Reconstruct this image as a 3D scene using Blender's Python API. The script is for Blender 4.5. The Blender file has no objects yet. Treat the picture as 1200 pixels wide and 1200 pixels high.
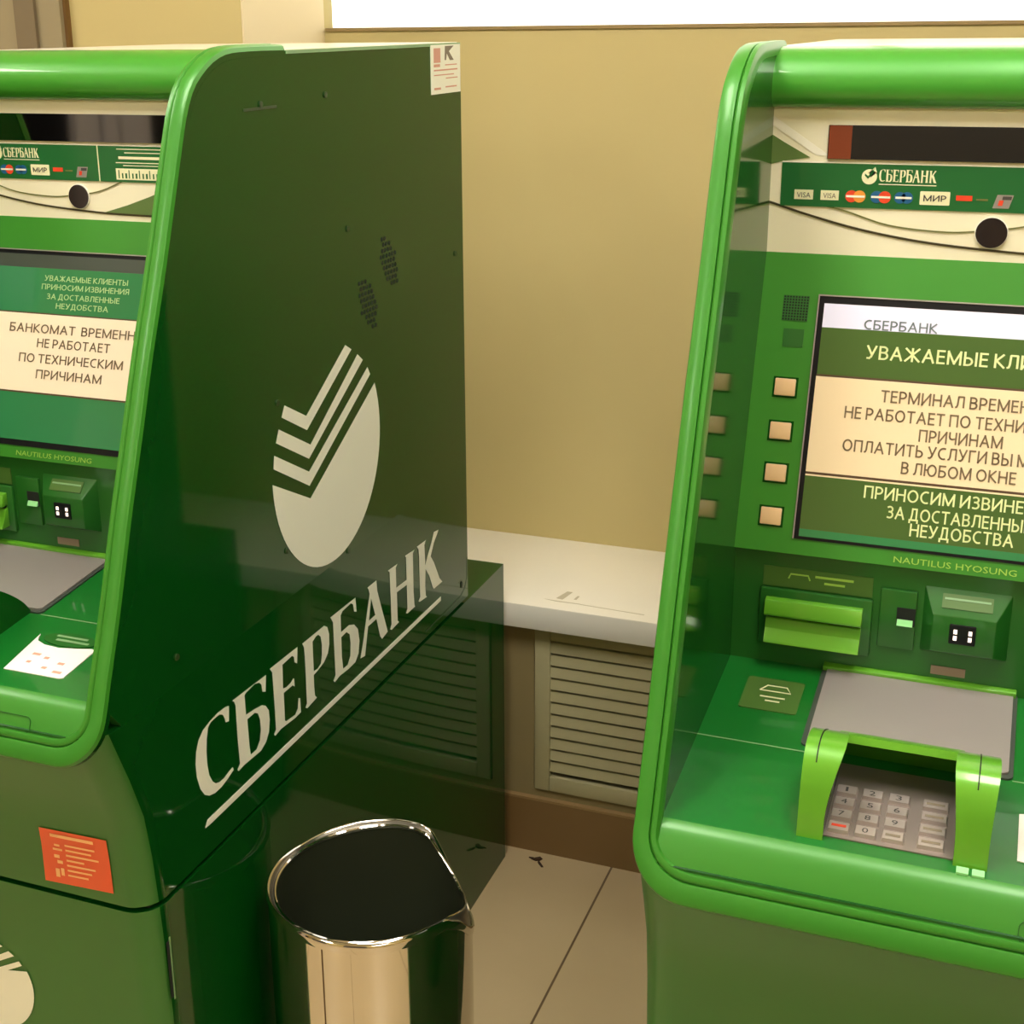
import bpy, bmesh, math
from mathutils import Vector, Matrix

# ---------------------------------------------------------------- camera, light, exposure
scene = bpy.context.scene
COL = scene.collection
cam_data = bpy.data.cameras.new('camera')
cam = bpy.data.objects.new('camera', cam_data)
COL.objects.link(cam)
cam_data.sensor_width = 36.0
cam_data.lens = 1628.07 / 1200 * 36.0
cam_data.shift_x = (600 - 556.60) / 1200
cam_data.shift_y = (548.41 - 600) / 1200
cam_data.clip_start = 0.02
CR = ((0.930838385, -0.100837925, 0.351242956), (0.365238111, 0.287957138, -0.885258046), (-0.011875332, 0.952319484, 0.304871411))
cam.matrix_world = Matrix((CR[0] + (0.80840,), CR[1] + (-1.06960,), CR[2] + (1.52532,), (0, 0, 0, 1)))
scene.camera = cam
vs = scene.view_settings
vs.view_transform = 'Standard'
vs.look = 'None'
vs.gamma = 1.0
vs.use_curve_mapping = False
vs.exposure = 0.0
world = bpy.data.worlds.new('world')
scene.world = world
world.use_nodes = True
world.node_tree.nodes['Background'].inputs[0].default_value = (0.9, 0.95, 1.0, 1)
world.node_tree.nodes['Background'].inputs[1].default_value = 1.0
LAMP = 21.0          # ceiling panel emission
WINDOW = 1.35         # daylight on the frosted pane
SCREEN = 0.42

# ---------------------------------------------------------------- helpers
def lin(r, g, b):
    f = lambda c: c / 12.92 if c <= 0.04045 else ((c + 0.055) / 1.055) ** 2.4
    return (f(r / 255), f(g / 255), f(b / 255), 1)

def mat(name, col, rough=0.5, metal=0.0, coat=0.0, coat_rough=0.03, emit=0.0, spec=0.5, noise=0.0, nscale=40.0, bump=0.0, bscale=200.0):
    m = bpy.data.materials.new(name)
    m.use_nodes = True
    nt = m.node_tree
    b = nt.nodes['Principled BSDF']
    b.inputs['Base Color'].default_value = col
    b.inputs['Roughness'].default_value = rough
    b.inputs['Metallic'].default_value = metal
    b.inputs['Coat Weight'].default_value = coat
    b.inputs['Coat Roughness'].default_value = coat_rough
    b.inputs['Specular IOR Level'].default_value = spec
    if emit > 0:
        b.inputs['Emission Color'].default_value = col
        b.inputs['Emission Strength'].default_value = emit
    geo = None
    if noise > 0 or bump > 0:
        geo = nt.nodes.new('ShaderNodeTexCoord')
    if noise > 0:
        n = nt.nodes.new('ShaderNodeTexNoise')
        n.inputs['Scale'].default_value = nscale
        n.inputs['Detail'].default_value = 4
        nt.links.new(geo.outputs['Object'], n.inputs['Vector'])
        r = nt.nodes.new('ShaderNodeMapRange')
        r.inputs['To Min'].default_value = 1 - noise
        r.inputs['To Max'].default_value = 1 + noise
        nt.links.new(n.outputs['Fac'], r.inputs['Value'])
        mx = nt.nodes.new('ShaderNodeVectorMath')
        mx.operation = 'SCALE'
        mx.inputs[0].default_value = col[:3]
        nt.links.new(r.outputs['Result'], mx.inputs['Scale'])
        nt.links.new(mx.outputs['Vector'], b.inputs['Base Color'])
    if bump > 0:
        n2 = nt.nodes.new('ShaderNodeTexNoise')
        n2.inputs['Scale'].default_value = bscale
        nt.links.new(geo.outputs['Object'], n2.inputs['Vector'])
        bp = nt.nodes.new('ShaderNodeBump')
        bp.inputs['Strength'].default_value = bump
        bp.inputs['Distance'].default_value = 0.002
        nt.links.new(n2.outputs['Fac'], bp.inputs['Height'])
        nt.links.new(bp.outputs['Normal'], b.inputs['Normal'])
    return m

M = {}
M['green'] = mat('green_paint', (0.034, 0.215, 0.016, 1), 0.38, 0.1, 0.15, 0.15, noise=0.03, nscale=60)
M['green_gloss'] = mat('glossy_green_paint', (0.044, 0.275, 0.021, 1), 0.35, 0.1, 0.6, 0.03, noise=0.03, nscale=60)
M['green_hood'] = mat('shaded_inner_green', (0.006, 0.080, 0.008, 1), 0.10, 0.0, 0.0, 0.02, spec=0.27)  # same green, with the shade inside the hood put into it
M['green_dark'] = mat('dark_shaded_green', (0.0022, 0.056, 0.0055, 1), 0.05, 0.0, 0.0, 0.012, spec=0.36, noise=0.03, nscale=20)  # front paint darkened in colour for the less lit sides
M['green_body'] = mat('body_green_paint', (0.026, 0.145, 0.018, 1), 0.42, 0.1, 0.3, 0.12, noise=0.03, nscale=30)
M['green_shelf'] = mat('shelf_green_paint', (0.004, 0.135, 0.014, 1), 0.35, 0.0, 0.4, 0.05, noise=0.03, nscale=60)
M['lime'] = mat('lime_plastic', (0.115, 0.37, 0.02, 1), 0.3, 0.1, 0.7, 0.05)
M['olive'] = mat('olive_green_plaque', (0.06, 0.14, 0.02, 1), 0.5)
M['moss'] = mat('moss_green_plastic', (0.014, 0.12, 0.012, 1), 0.4, 0.1, 0.4, 0.08)
M['cream'] = mat('cream_film', lin(240, 234, 206), 0.35, 0, 0.5, 0.05)
M['cream2'] = mat('pale_cream_film', lin(246, 242, 226), 0.35, 0, 0.5, 0.05)
M['grey_green'] = mat('grey_green_film_and_shade', lin(96, 122, 66), 0.35, 0, 0.5, 0.05)
M['swoosh'] = mat('dark_brown_print', lin(60, 52, 30), 0.4)
M['swoosh2'] = mat('olive_print', lin(110, 112, 62), 0.4)
M['band'] = mat('dark_green_film', lin(28, 100, 48), 0.35, 0, 0.5, 0.05)
M['black_glass'] = mat('dark_mirror_glass', (0.22, 0.215, 0.22, 1), 0.04, 1.0)
M['reflection_red'] = mat('rust_red_reflection', lin(122, 52, 22), 0.5)  # reddish room reflection painted as a flat colour
M['black'] = mat('black_plastic', (0.006, 0.006, 0.008, 1), 0.35, spec=0.25)
M['hole'] = mat('hole_black', (0.004, 0.007, 0.004, 1), 0.8)
M['white_print'] = mat('white_vinyl', lin(236, 238, 222), 0.45)
M['white'] = mat('white_paper', lin(236, 232, 224), 0.55)
M['ink'] = mat('grey_ink', lin(120, 108, 88), 0.6)
M['ink_dark'] = mat('dark_ink', lin(66, 64, 62), 0.6)
M['ink_red'] = mat('faded_red_ink', lin(205, 150, 130), 0.6)
M['red'] = mat('orange_red_sticker', lin(232, 86, 40), 0.4, 0, 0.3)
M['red_ink'] = mat('pale_orange_ink', lin(250, 190, 130), 0.5)
M['c_red'] = mat('logo_red', lin(222, 70, 40), 0.4)
M['c_orange'] = mat('logo_orange', lin(226, 150, 60), 0.4)
M['c_blue'] = mat('logo_blue', lin(30, 92, 140), 0.4)
M['c_cream'] = mat('logo_cream', lin(232, 230, 190), 0.4)
M['button'] = mat('beige_button', lin(222, 186, 140), 0.35, 0, 0.3)
M['steel'] = mat('brushed_grey_plate', lin(158, 150, 146), 0.42, 0.35, 0, noise=0.03, nscale=15)
M['frame_grey'] = mat('dark_grey_frame', lin(62, 70, 62), 0.4)
M['key'] = mat('metal_key', lin(190, 178, 172), 0.35, 0.6)
M['pad'] = mat('keypad_plate', lin(150, 138, 132), 0.4, 0.6)
M['pink'] = mat('dusty_pink_label', lin(140, 120, 104), 0.5)
M['clear'] = mat('pale_green_clip', lin(150, 220, 150), 0.2)
M['lamp_dot'] = mat('slot_light', (1, 0.8, 0.7, 1), 0.3, emit=1.5)
M['lens'] = mat('camera_lens', (0.02, 0.013, 0.012, 1), 0.12, 0, 1, 0.05)
M['screw'] = mat('screw_paint', (0.02, 0.045, 0.01, 1), 0.4)
M['edge'] = mat('pale_green_edge', lin(120, 160, 110), 0.4)
E = SCREEN
M['sc_strip'] = mat('screen_white_strip', lin(208, 206, 226), 0.2, emit=0.72 * E, coat=0.2)
M['sc_green'] = mat('screen_green', lin(62, 88, 40), 0.2, emit=0.55 * E, coat=0.3, coat_rough=0.02)
M['sc_green2'] = mat('screen_sea_green', lin(42, 112, 66), 0.2, emit=0.55 * E, coat=0.5, coat_rough=0.02)
M['sc_cream'] = mat('screen_cream', lin(216, 194, 156), 0.3, emit=0.55 * E)
M['sc_cream2'] = mat('screen_pale_cream', lin(226, 208, 180), 0.3, emit=0.55 * E)
M['sc_text'] = mat('screen_text_cream', lin(200, 208, 150), 0.3, emit=0.5 * E)
M['sc_text2'] = mat('screen_text_pale_green', lin(158, 192, 132), 0.3, emit=0.4 * E)
M['sc_dark'] = mat('screen_text_brown', lin(110, 92, 66), 0.4, emit=0.3 * E)
M['sc_line'] = mat('screen_line_brown', lin(70, 48, 26), 0.4, emit=0.3 * E)
M['sc_grey'] = mat('screen_text_grey', lin(96, 106, 108), 0.4, emit=0.4 * E)
M['naut'] = mat('pale_lime_print', lin(150, 190, 80), 0.4)
M['chrome'] = mat('polished_steel', (0.64, 0.60, 0.55, 1), 0.05, 1.0)
M['chrome_shaded'] = mat('shaded_bin_inside', (0.055, 0.065, 0.038, 1), 0.3, 0.5)  # dim reflections inside the bin mixed into the steel colour
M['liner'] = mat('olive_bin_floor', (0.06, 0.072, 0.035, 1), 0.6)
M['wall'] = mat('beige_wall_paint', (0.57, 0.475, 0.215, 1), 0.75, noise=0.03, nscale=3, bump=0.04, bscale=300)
M['wall_dim'] = mat('shaded_wall_beige', (0.30, 0.24, 0.11, 1), 0.6, noise=0.04, nscale=5)  # beige wall with its shadow put into the colour
M['reveal'] = mat('cream_reveal_paint', lin(226, 212, 178), 0.8)
M['sill'] = mat('white_sill', lin(246, 243, 232), 0.4, noise=0.02, nscale=8)
M['grille'] = mat('cream_grille_plastic', lin(184, 178, 138), 0.5)
M['base'] = mat('brown_tile_baseboard', lin(134, 106, 66), 0.4, noise=0.05, nscale=8)
M['base_top'] = mat('tan_baseboard_edge', lin(160, 132, 88), 0.5)
M['ceiling'] = mat('white_ceiling', lin(232, 228, 216), 0.9)
M['taupe'] = mat('taupe_door', lin(150, 138, 110), 0.5)
M['taupe2'] = mat('dark_taupe_trim', lin(120, 106, 84), 0.5)
M['brown_edge'] = mat('brown_edge', lin(120, 88, 44), 0.6)
M['trim_line'] = mat('tan_ledge', lin(150, 128, 84), 0.6)
M['dark_door'] = mat('dark_grey_door', lin(90, 88, 84), 0.5)
M['debris'] = mat('dark_brown_scrap', lin(58, 36, 14), 0.8)
M['lamp'] = mat('lamp_diffuser', (1.0, 0.94, 0.85, 1), 0.5, emit=LAMP)
M['pane'] = mat('frosted_daylight_pane', (1.0, 0.97, 0.86, 1), 0.5, emit=WINDOW)

def floor_mat():
    m = mat('beige_floor_tile', (0.50, 0.39, 0.22, 1), 0.3, spec=0.4)
    nt = m.node_tree
    b = nt.nodes['Principled BSDF']
    g = nt.nodes.new('ShaderNodeNewGeometry')
    s = nt.nodes.new('ShaderNodeSeparateXYZ')
    nt.links.new(g.outputs['Position'], s.inputs[0])
    def op(o, a, bb=None):
        n = nt.nodes.new('ShaderNodeMath')
        n.operation = o
        for i, v in enumerate((a, bb)):
            if v is None: continue
            if isinstance(v, (int, float)): n.inputs[i].default_value = v
            else: nt.links.new(v, n.inputs[i])
        return n.outputs[0]
    def joint(sock, off):
        t = op('DIVIDE', op('SUBTRACT', sock, off), 0.6)
        fr = op('SUBTRACT', t, op('ROUND', t))
        return op('LESS_THAN', op('ABSOLUTE', fr), 0.0034)
    j = op('MAXIMUM', joint(s.outputs[0], 0.2015), joint(s.outputs[1], 0.55))
    n = nt.nodes.new('ShaderNodeTexNoise')
    n.inputs['Scale'].default_value = 6
    n.inputs['Detail'].default_value = 6
    nt.links.new(g.outputs['Position'], n.inputs['Vector'])
    cr = nt.nodes.new('ShaderNodeMix')
    cr.data_type = 'RGBA'
    cr.inputs[6].default_value = (0.50, 0.385, 0.22, 1)
    cr.inputs[7].default_value = (0.58, 0.46, 0.27, 1)
    nt.links.new(n.outputs['Fac'], cr.inputs[0])
    mx = nt.nodes.new('ShaderNodeMix')
    mx.data_type = 'RGBA'
    nt.links.new(j, mx.inputs[0])
    nt.links.new(cr.outputs[2], mx.inputs[6])
    mx.inputs[7].default_value = (0.14, 0.09, 0.045, 1)
    nt.links.new(mx.outputs[2], b.inputs['Base Color'])
    return m
M['floor'] = floor_mat()

def tag(o, label=None, cat=None, group=None, kind=None):
    if label: o['label'] = label
    if cat: o['category'] = cat
    if group: o['group'] = group
    if kind: o['kind'] = kind
    return o

def empty(name, loc=(0, 0, 0), **k):
    o = bpy.data.objects.new(name, None)
    o.location = loc
    o.empty_display_size = 0.1
    COL.objects.link(o)
    return tag(o, **k)

def link(name, me, m, parent=None, smooth=None, label=None):
    o = bpy.data.objects.new(name, me)
    for x in (m if isinstance(m, (list, tuple)) else [m]):
        me.materials.append(M[x])
    COL.objects.link(o)
    if parent is not None: o.parent = parent
    if smooth is not None:
        for p in me.polygons: p.use_smooth = True
        me.set_sharp_from_angle(angle=math.radians(smooth))
    if label: o['label'] = label
    return o

def build(name, bm, m, parent=None, smooth=None, label=None, fix=True):
    if fix: bmesh.ops.recalc_face_normals(bm, faces=bm.faces)
    me = bpy.data.meshes.new(name)
    bm.to_mesh(me)
    bm.free()
    return link(name, me, m, parent, smooth, label)

def add_box(bm, x0, x1, y0, y1, z0, z1, mi=0):
    v = [bm.verts.new((x, y, z)) for x in (x0, x1) for y in (y0, y1) for z in (z0, z1)]
    for f in ((0, 1, 3, 2), (4, 6, 7, 5), (0, 4, 5, 1), (2, 3, 7, 6), (0, 2, 6, 4), (1, 5, 7, 3)):
        fc = bm.faces.new([v[i] for i in f])
        fc.material_index = mi

def box(name, b, m, parent=None, bevel=0.0, label=None, seg=2):
    bm = bmesh.new()
    add_box(bm, *b)
    if bevel: bmesh.ops.bevel(bm, geom=bm.edges[:], offset=bevel, segments=seg, affect='EDGES', profile=0.5)
    return build(name, bm, m, parent, 35 if bevel else None, label)

def add_prism(bm, poly, x0, x1, mi=0):
    """polygon in the y-z plane pushed along x"""
    a = [bm.verts.new((x0, y, z)) for y, z in poly]
    b = [bm.verts.new((x1, y, z)) for y, z in poly]
    n = len(poly)
    bm.faces.new(a).material_index = mi
    bm.faces.new(b[::-1]).material_index = mi
    for i in range(n):
        bm.faces.new((a[i], b[i], b[(i + 1) % n], a[(i + 1) % n])).material_index = mi

def prism(name, poly, x0, x1, m, parent=None, bevel=0.0, smooth=30, label=None):
    bm = bmesh.new()
    add_prism(bm, poly, x0, x1)
    if bevel: bmesh.ops.bevel(bm, geom=bm.edges[:], offset=bevel, segments=2, affect='EDGES', profile=0.5)
    return build(name, bm, m, parent, smooth, label)

class Plane:
    """a flat surface: origin, right and up vectors; prints are laid on it"""
    def __init__(s, o, r, u):
        s.o, s.r, s.u = Vector(o), Vector(r).normalized(), Vector(u).normalized()
        s.n = s.r.cross(s.u).normalized()
    def at(s, a, b, h=0.0): return s.o + s.r * a + s.u * b + s.n * h

def add_flat(bm, pl, poly, h=0.0006, th=0.0005, mi=0):
    top = [bm.verts.new(pl.at(a, b, h)) for a, b in poly]
    low = [bm.verts.new(pl.at(a, b, h - th)) for a, b in poly]
    n = len(poly)
    bm.faces.new(top).material_index = mi
    for i in range(n):
        bm.faces.new((top[i], top[(i + 1) % n], low[(i + 1) % n], low[i])).material_index = mi

def flat(name, pl, polys, m, parent=None, h=0.0006, th=0.0005, label=None):
    bm = bmesh.new()
    for p in polys: add_flat(bm, pl, p, h, th)
    return build(name, bm, m, parent, None, label)

def rect(a0, a1, b0, b1): return [(a0, b0), (a1, b0), (a1, b1), (a0, b1)]

def rrect(a0, a1, b0, b1, r, n=5):
    out = []
    for cx, cy, s in ((a1 - r, b1 - r, 0), (a0 + r, b1 - r, 90), (a0 + r, b0 + r, 180), (a1 - r, b0 + r, 270)):
        for i in range(n + 1):
            t = math.radians(s + 90 * i / n)
            out.append((cx + r * math.cos(t), cy + r * math.sin(t)))
    return out

def disc(cx, cy, r, n=28, ry=None):
    return [(cx + r * math.cos(2 * math.pi * i / n), cy + (ry or r) * math.sin(2 * math.pi * i / n)) for i in range(n)]

def ribbon(pts, w):
    out, back = [], []
    for i, p in enumerate(pts):
        a = pts[max(i - 1, 0)]
        b = pts[min(i + 1, len(pts) - 1)]
        d = Vector((b[0] - a[0], b[1] - a[1])).normalized()
        out.append((p[0] - d.y * w / 2, p[1] + d.x * w / 2))
        back.append((p[0] + d.y * w / 2, p[1] - d.x * w / 2))
    return out + back[::-1]

def spline(pts, n=8, closed=False):
    P = [Vector(p) for p in pts]
    res = []
    N = len(P)
    for i in range(N if closed else N - 1):
        p0 = P[(i - 1) % N] if closed else P[max(i - 1, 0)]
        p1, p2 = P[i], P[(i + 1) % N]
        p3 = P[(i + 2) % N] if closed else P[min(i + 2, N - 1)]
        for k in range(n):
            t = k / n
            res.append(tuple(0.5 * ((2 * p1) + (p2 - p0) * t + (2 * p0 - 5 * p1 + 4 * p2 - p3) * t * t + (3 * p1 - p0 - 3 * p2 + p3) * t ** 3)))
    if not closed: res.append(tuple(P[-1]))
    return res

_tc = {}
def text_mesh(s, bold=0.0, shear=0.0):
    key = (s, bold, shear)
    if key not in _tc:
        cu = bpy.data.curves.new('txt', 'FONT')
        cu.body = s
        cu.size = 20.0
        cu.offset = bold
        cu.shear = shear
        cu.resolution_u = 2
        ob = bpy.data.objects.new('txt', cu)
        COL.objects.link(ob)
        dg = bpy.context.evaluated_depsgraph_get()
        me = bpy.data.meshes.new_from_object(ob.evaluated_get(dg))
        V = [tuple(v.co) for v in me.vertices]
        F = [tuple(p.vertices) for p in me.polygons]
        bpy.data.objects.remove(ob)
        bpy.data.meshes.remove(me)
        _tc[key] = (V, F)
    return _tc[key]

def add_text(bm, s, pl, a0, a1, b, hgt, h=0.001, bold=0.0, mi=0, shear=0.0, warp=None):
    """text from a0 to a1, baseline b, capital height hgt"""
    V, F = text_mesh(s, bold, shear)
    x0 = min(v[0] for v in V); x1 = max(v[0] for v in V)
    cap = 0.729 * 20
    vs_ = []
    for x, y, z in V:
        a = a0 + (x - x0) / (x1 - x0) * (a1 - a0)
        bb = b + y / cap * hgt
        vs_.append(bm.verts.new(pl.at(a, bb, h)))
    for f in F:
        try: bm.faces.new([vs_[i] for i in f]).material_index = mi
        except ValueError: pass

def arc_pts(cx, cy, rx, ry, d0, d1, n=8):
    return [(cx + rx * math.cos(math.radians(d0 + (d1 - d0) * i / n)), cy + ry * math.sin(math.radians(d0 + (d1 - d0) * i / n))) for i in range(n + 1)]
def bowl(x0, xr, y0, y1):      # open bowl from a stem at x0: out along y0, round, back along y1
    r = (y1 - y0) / 2
    return [(x0, y0)] + arc_pts(xr - min(r, xr - x0) * 0.9, (y0 + y1) / 2, min(r, xr - x0) * 0.9, r, -90, 90) + [(x0, y1)]
GLYPH = {
 'А': (0.62, [[(0, 0), (0.31, 1), (0.62, 0)], [(0.11, 0.34), (0.51, 0.34)]]),
 'Б': (0.46, [[(0.43, 1), (0, 1), (0, 0)], bowl(0, 0.47, 0, 0.55)]),
 'В': (0.46, [[(0, 0), (0, 1)], bowl(0, 0.47, 0, 0.53), bowl(0, 0.43, 0.53, 1)]),
 'Г': (0.40, [[(0, 0), (0, 1), (0.40, 1)]]),
 'Д': (0.62, [[(0, -0.22), (0, 0), (0.62, 0), (0.62, -0.22)], [(0.10, 0), (0.17, 0.5), (0.19, 1), (0.52, 1), (0.52, 0)]]),
 'Е': (0.38, [[(0.38, 1), (0, 1), (0, 0), (0.38, 0)], [(0, 0.53), (0.35, 0.53)]]),
 'Ж': (0.82, [[(0.41, 0), (0.41, 1)], [(0.02, 1), (0.41, 0.52), (0.80, 1)], [(0, 0), (0.41, 0.52), (0.82, 0)]]),
 'З': (0.42, [[(0, 0.93)] + arc_pts(0.18, 0.77, 0.21, 0.23, 110, -90, 9) + [(0.10, 0.54)], arc_pts(0.18, 0.27, 0.24, 0.27, 90, -110, 9) + [(0, 0.04)]]),
 'И': (0.58, [[(0, 1), (0, 0), (0.58, 1), (0.58, 0)]]),
 'К': (0.48, [[(0, 0), (0, 1)], [(0.45, 1), (0.06, 0.52), (0.50, 0)]]),
 'Л': (0.56, [[(-0.03, 0), (0.06, 0.03), (0.12, 0.25), (0.16, 1), (0.56, 1), (0.56, 0)]]),
 'М': (0.74, [[(0, 0), (0, 1), (0.37, 0.05), (0.74, 1), (0.74, 0)]]),
 'Н': (0.56, [[(0, 0), (0, 1)], [(0.56, 0), (0.56, 1)], [(0, 0.53), (0.56, 0.53)]]),
 'О': (0.66, [arc_pts(0.33, 0.5, 0.33, 0.5, 0, 360, 20)]),
 'П': (0.55, [[(0, 0), (0, 1), (0.55, 1), (0.55, 0)]]),
 'Р': (0.44, [[(0, 0), (0, 1)], bowl(0, 0.45, 0.42, 1)]),
 'С': (0.50, [arc_pts(0.36, 0.5, 0.36, 0.5, 68, 292, 14)]),
 'Т': (0.50, [[(0, 1), (0.50, 1)], [(0.25, 0), (0.25, 1)]]),
 'У': (0.52, [[(0, 1), (0.28, 0.30)], [(0.52, 1), (0.24, 0.14), (0.13, 0.01), (0.03, 0.01)]]),
 'Х': (0.52, [[(0, 0), (0.51, 1)], [(0.01, 1), (0.52, 0)]]),
 'Ч': (0.50, [[(0, 1), (0, 0.62), (0.06, 0.46), (0.20, 0.42), (0.50, 0.48)], [(0.50, 0), (0.50, 1)]]),
 'Ы': (0.68, [[(0, 0), (0, 1)], bowl(0, 0.44, 0, 0.57), [(0.68, 0), (0.68, 1)]]),
 'Ь': (0.44, [[(0, 0), (0, 1)], bowl(0, 0.45, 0, 0.57)]),
 'Ю': (0.86, [[(0, 0), (0, 1)], [(0, 0.52), (0.24, 0.52)], arc_pts(0.55, 0.5, 0.31, 0.5, 0, 360, 20)]),
 'Я': (0.46, [[(0.46, 0), (0.46, 1)], [(0.46, 1), (0.2, 1)] + arc_pts(0.2, 0.72, 0.2, 0.28, 90, 270, 7) + [(0.46, 0.44)], [(0.22, 0.44), (0, 0)]]),
}
def add_strokes(bm, s, pl, a0, a1, b, hgt, h=0.001, t=0.135):
    x, out = 0.0, []
    for ch in s:
        if ch == ' ':
            x += 0.24
            continue
        w, st = GLYPH[ch]
        for line in st:
            for p, q in zip(line[:-1], line[1:]):
                P = Vector((x + t / 2 + p[0], t / 2 + p[1] * (1 - t)))
                Q = Vector((x + t / 2 + q[0], t / 2 + q[1] * (1 - t)))
                d = (Q - P).normalized()
                e = t / 2 if len(line) < 6 else t * 0.2
                n = Vector((-d.y, d.x)) * t / 2
                P, Q = P - d * e, Q + d * e
                out.append((P + n, P - n, Q - n, Q + n))
        x += w + t + 0.125
    x -= 0.125
    for quad in out:
        bm.faces.new([bm.verts.new(pl.at(a0 + v.x / x * (a1 - a0), b + v.y * hgt, h)) for v in quad])

def text(name, s, pl, a0, a1, b, hgt, m, parent, h=0.001, bold=0.0, shear=0.0):
    bm = bmesh.new()
    if all(c in GLYPH or c == ' ' for c in s): add_strokes(bm, s, pl, a0, a1, b, hgt, h)
    else: add_text(bm, s, pl, a0, a1, b, hgt, h, bold, shear=shear)
    return build(name, bm, m, parent, fix=False)

def holed(bm, pl, outer, holes, h):
    """flat shape with holes"""
    edges = []
    for loop in [outer] + holes:
        v = [bm.verts.new(pl.at(a, b, h)) for a, b in loop]
        edges += [bm.edges.new((v[i], v[(i + 1) % len(v)])) for i in range(len(v))]
    r = bmesh.ops.triangle_fill(bm, edges=edges, use_beauty=True, use_dissolve=False, normal=pl.n)
    for f in r['geom']:
        if isinstance(f, bmesh.types.BMFace) and f.normal.dot(pl.n) < 0: f.normal_flip()


# ---------------------------------------------------------------- the room
RX0, RX1, RY0, RZ = -2.3, 2.6, -3.2, 2.75
WY, NY = 1.15, 1.455           # wall front face, back of the window niche
NX0, NX1 = -0.5, 1.75

box('floor', (RX0, RX1, RY0, NY + 0.1, -0.06, 0.0), 'floor')['kind'] = 'structure'
box('ceiling', (RX0, RX1, RY0, NY + 0.1, RZ, RZ + 0.06), 'ceiling')['kind'] = 'structure'
box('wall_left', (RX0 - 0.1, RX0, RY0, NY + 0.1, 0, RZ), 'wall')['kind'] = 'structure'
box('wall_right', (RX1, RX1 + 0.1, RY0, NY + 0.1, 0, RZ), 'wall')['kind'] = 'structure'
box('wall_front', (RX0 - 0.1, RX1 + 0.1, RY0 - 0.1, RY0, 0, RZ), 'wall')['kind'] = 'structure'
bm = bmesh.new()
add_box(bm, RX0, NX0, WY, NY + 0.1, 0, RZ)
add_box(bm, NX1, RX1, WY, NY + 0.1, 0, RZ)
add_box(bm, NX0, NX1, WY, NY + 0.1, 2.45, RZ)
add_box(bm, NX0, NX1, NY, NY + 0.1, 0, 1.517)
build('wall_back', bm, 'wall')['kind'] = 'structure'
# niche: cream reveals, ledge, daylight window
bm = bmesh.new()
add_box(bm, NX0, NX0 + 0.004, WY + 0.001, NY, 0.52, 2.45)
add_box(bm, NX1 - 0.004, NX1, WY + 0.001, NY, 0.52, 2.45)
add_box(bm, NX0, NX1, WY + 0.001, NY, 2.446, 2.45)
build('trim_1', bm, 'reveal')['kind'] = 'structure'
box('trim_2', (-0.492, NX1 - 0.004, NY - 0.004, NY + 0.1, 1.5135, 1.5195), 'trim_line')['kind'] = 'structure'
w = box('window_1', (NX0 + 0.012, NX1 - 0.02, NY + 0.02, NY + 0.03, 1.52, 2.45), 'pane')
w['kind'] = 'structure'
bm = bmesh.new()
for x in (0.55, 1.15): add_box(bm, x - 0.02, x + 0.02, NY + 0.005, NY + 0.02, 1.56, 2.45)
add_box(bm, NX0 + 0.012, NX1 - 0.02, NY + 0.005, NY + 0.02, 2.38, 2.45)
build('window_frame', bm, 'sill', w)
# lower white sill, radiator enclosure, grille
EY = 1.146
sill = box('trim_3', (NX0 + 0.004, NX1 - 0.004, 1.113, NY, 0.477, 0.5245), 'sill', bevel=0.003)
sill['kind'] = 'structure'
SILLP = Plane((0, 0, 0.5245), (1, 0, 0), (0, 1, 0))
bm = bmesh.new()
for p in ([(0.080, 1.160), (0.093, 1.158), (0.100, 1.196), (0.090, 1.196)], [(0.06, 1.150), (0.085, 1.146), (0.13, 1.147), (0.13, 1.149), (0.085, 1.149)],
          [(0.13, 1.146), (0.25, 1.140), (0.25, 1.142), (0.13, 1.148)], [(0.112, 1.165), (0.117, 1.165), (0.118, 1.182), (0.114, 1.182)]):
    add_flat(bm, SILLP, p, 0.0004, 0.0003)
M['smudge'] = mat('grey_smudge', lin(196, 190, 170), 0.6)
build('smudge', bm, 'smudge', sill, label='grey scuff mark on the white sill')
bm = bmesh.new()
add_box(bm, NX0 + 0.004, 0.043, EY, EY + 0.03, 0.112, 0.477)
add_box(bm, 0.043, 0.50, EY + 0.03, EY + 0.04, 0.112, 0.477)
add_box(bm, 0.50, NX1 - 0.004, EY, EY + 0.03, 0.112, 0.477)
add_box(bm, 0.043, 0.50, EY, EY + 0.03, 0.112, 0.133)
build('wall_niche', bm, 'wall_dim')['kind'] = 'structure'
bm = bmesh.new()
add_box(bm, RX0, RX1, 1.136, EY, 0.0, 0.112, 0)
add_box(bm, RX0, RX1, 1.135, EY, 0.112, 0.117, 1)
build('baseboard_back', bm, ['base', 'base_top'])['kind'] = 'structure'
box('baseboard_left', (RX0, RX0 + 0.012, RY0, 1.135, 0, 0.112), 'base')['kind'] = 'structure'
box('baseboard_right', (RX1 - 0.012, RX1, RY0, 1.135, 0, 0.112), 'base')['kind'] = 'structure'
g = empty('radiator_grille', (0.27, EY, 0.135), label='cream louvred plastic grille in the low wall under the white window sill', cat='vent')
G = (-0.27, -EY, -0.135)
def off(b): return (b[0] - 0.27, b[1] - 0.27, b[2] - EY, b[3] - EY, b[4] - 0.135, b[5] - 0.135)
bm = bmesh.new()
for b in ((0.045, 0.075, 0.135, 0.474), (0.465, 0.495, 0.135, 0.474), (0.075, 0.465, 0.135, 0.166), (0.075, 0.465, 0.466, 0.474)):
    add_box(bm, *off((b[0], b[1], EY - 0.006, EY + 0.02, b[2], b[3])))
bmesh.ops.bevel(bm, geom=bm.edges[:], offset=0.002, segments=2, affect='EDGES', profile=0.5)
build('frame', bm, 'grille', g, 35)
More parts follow.
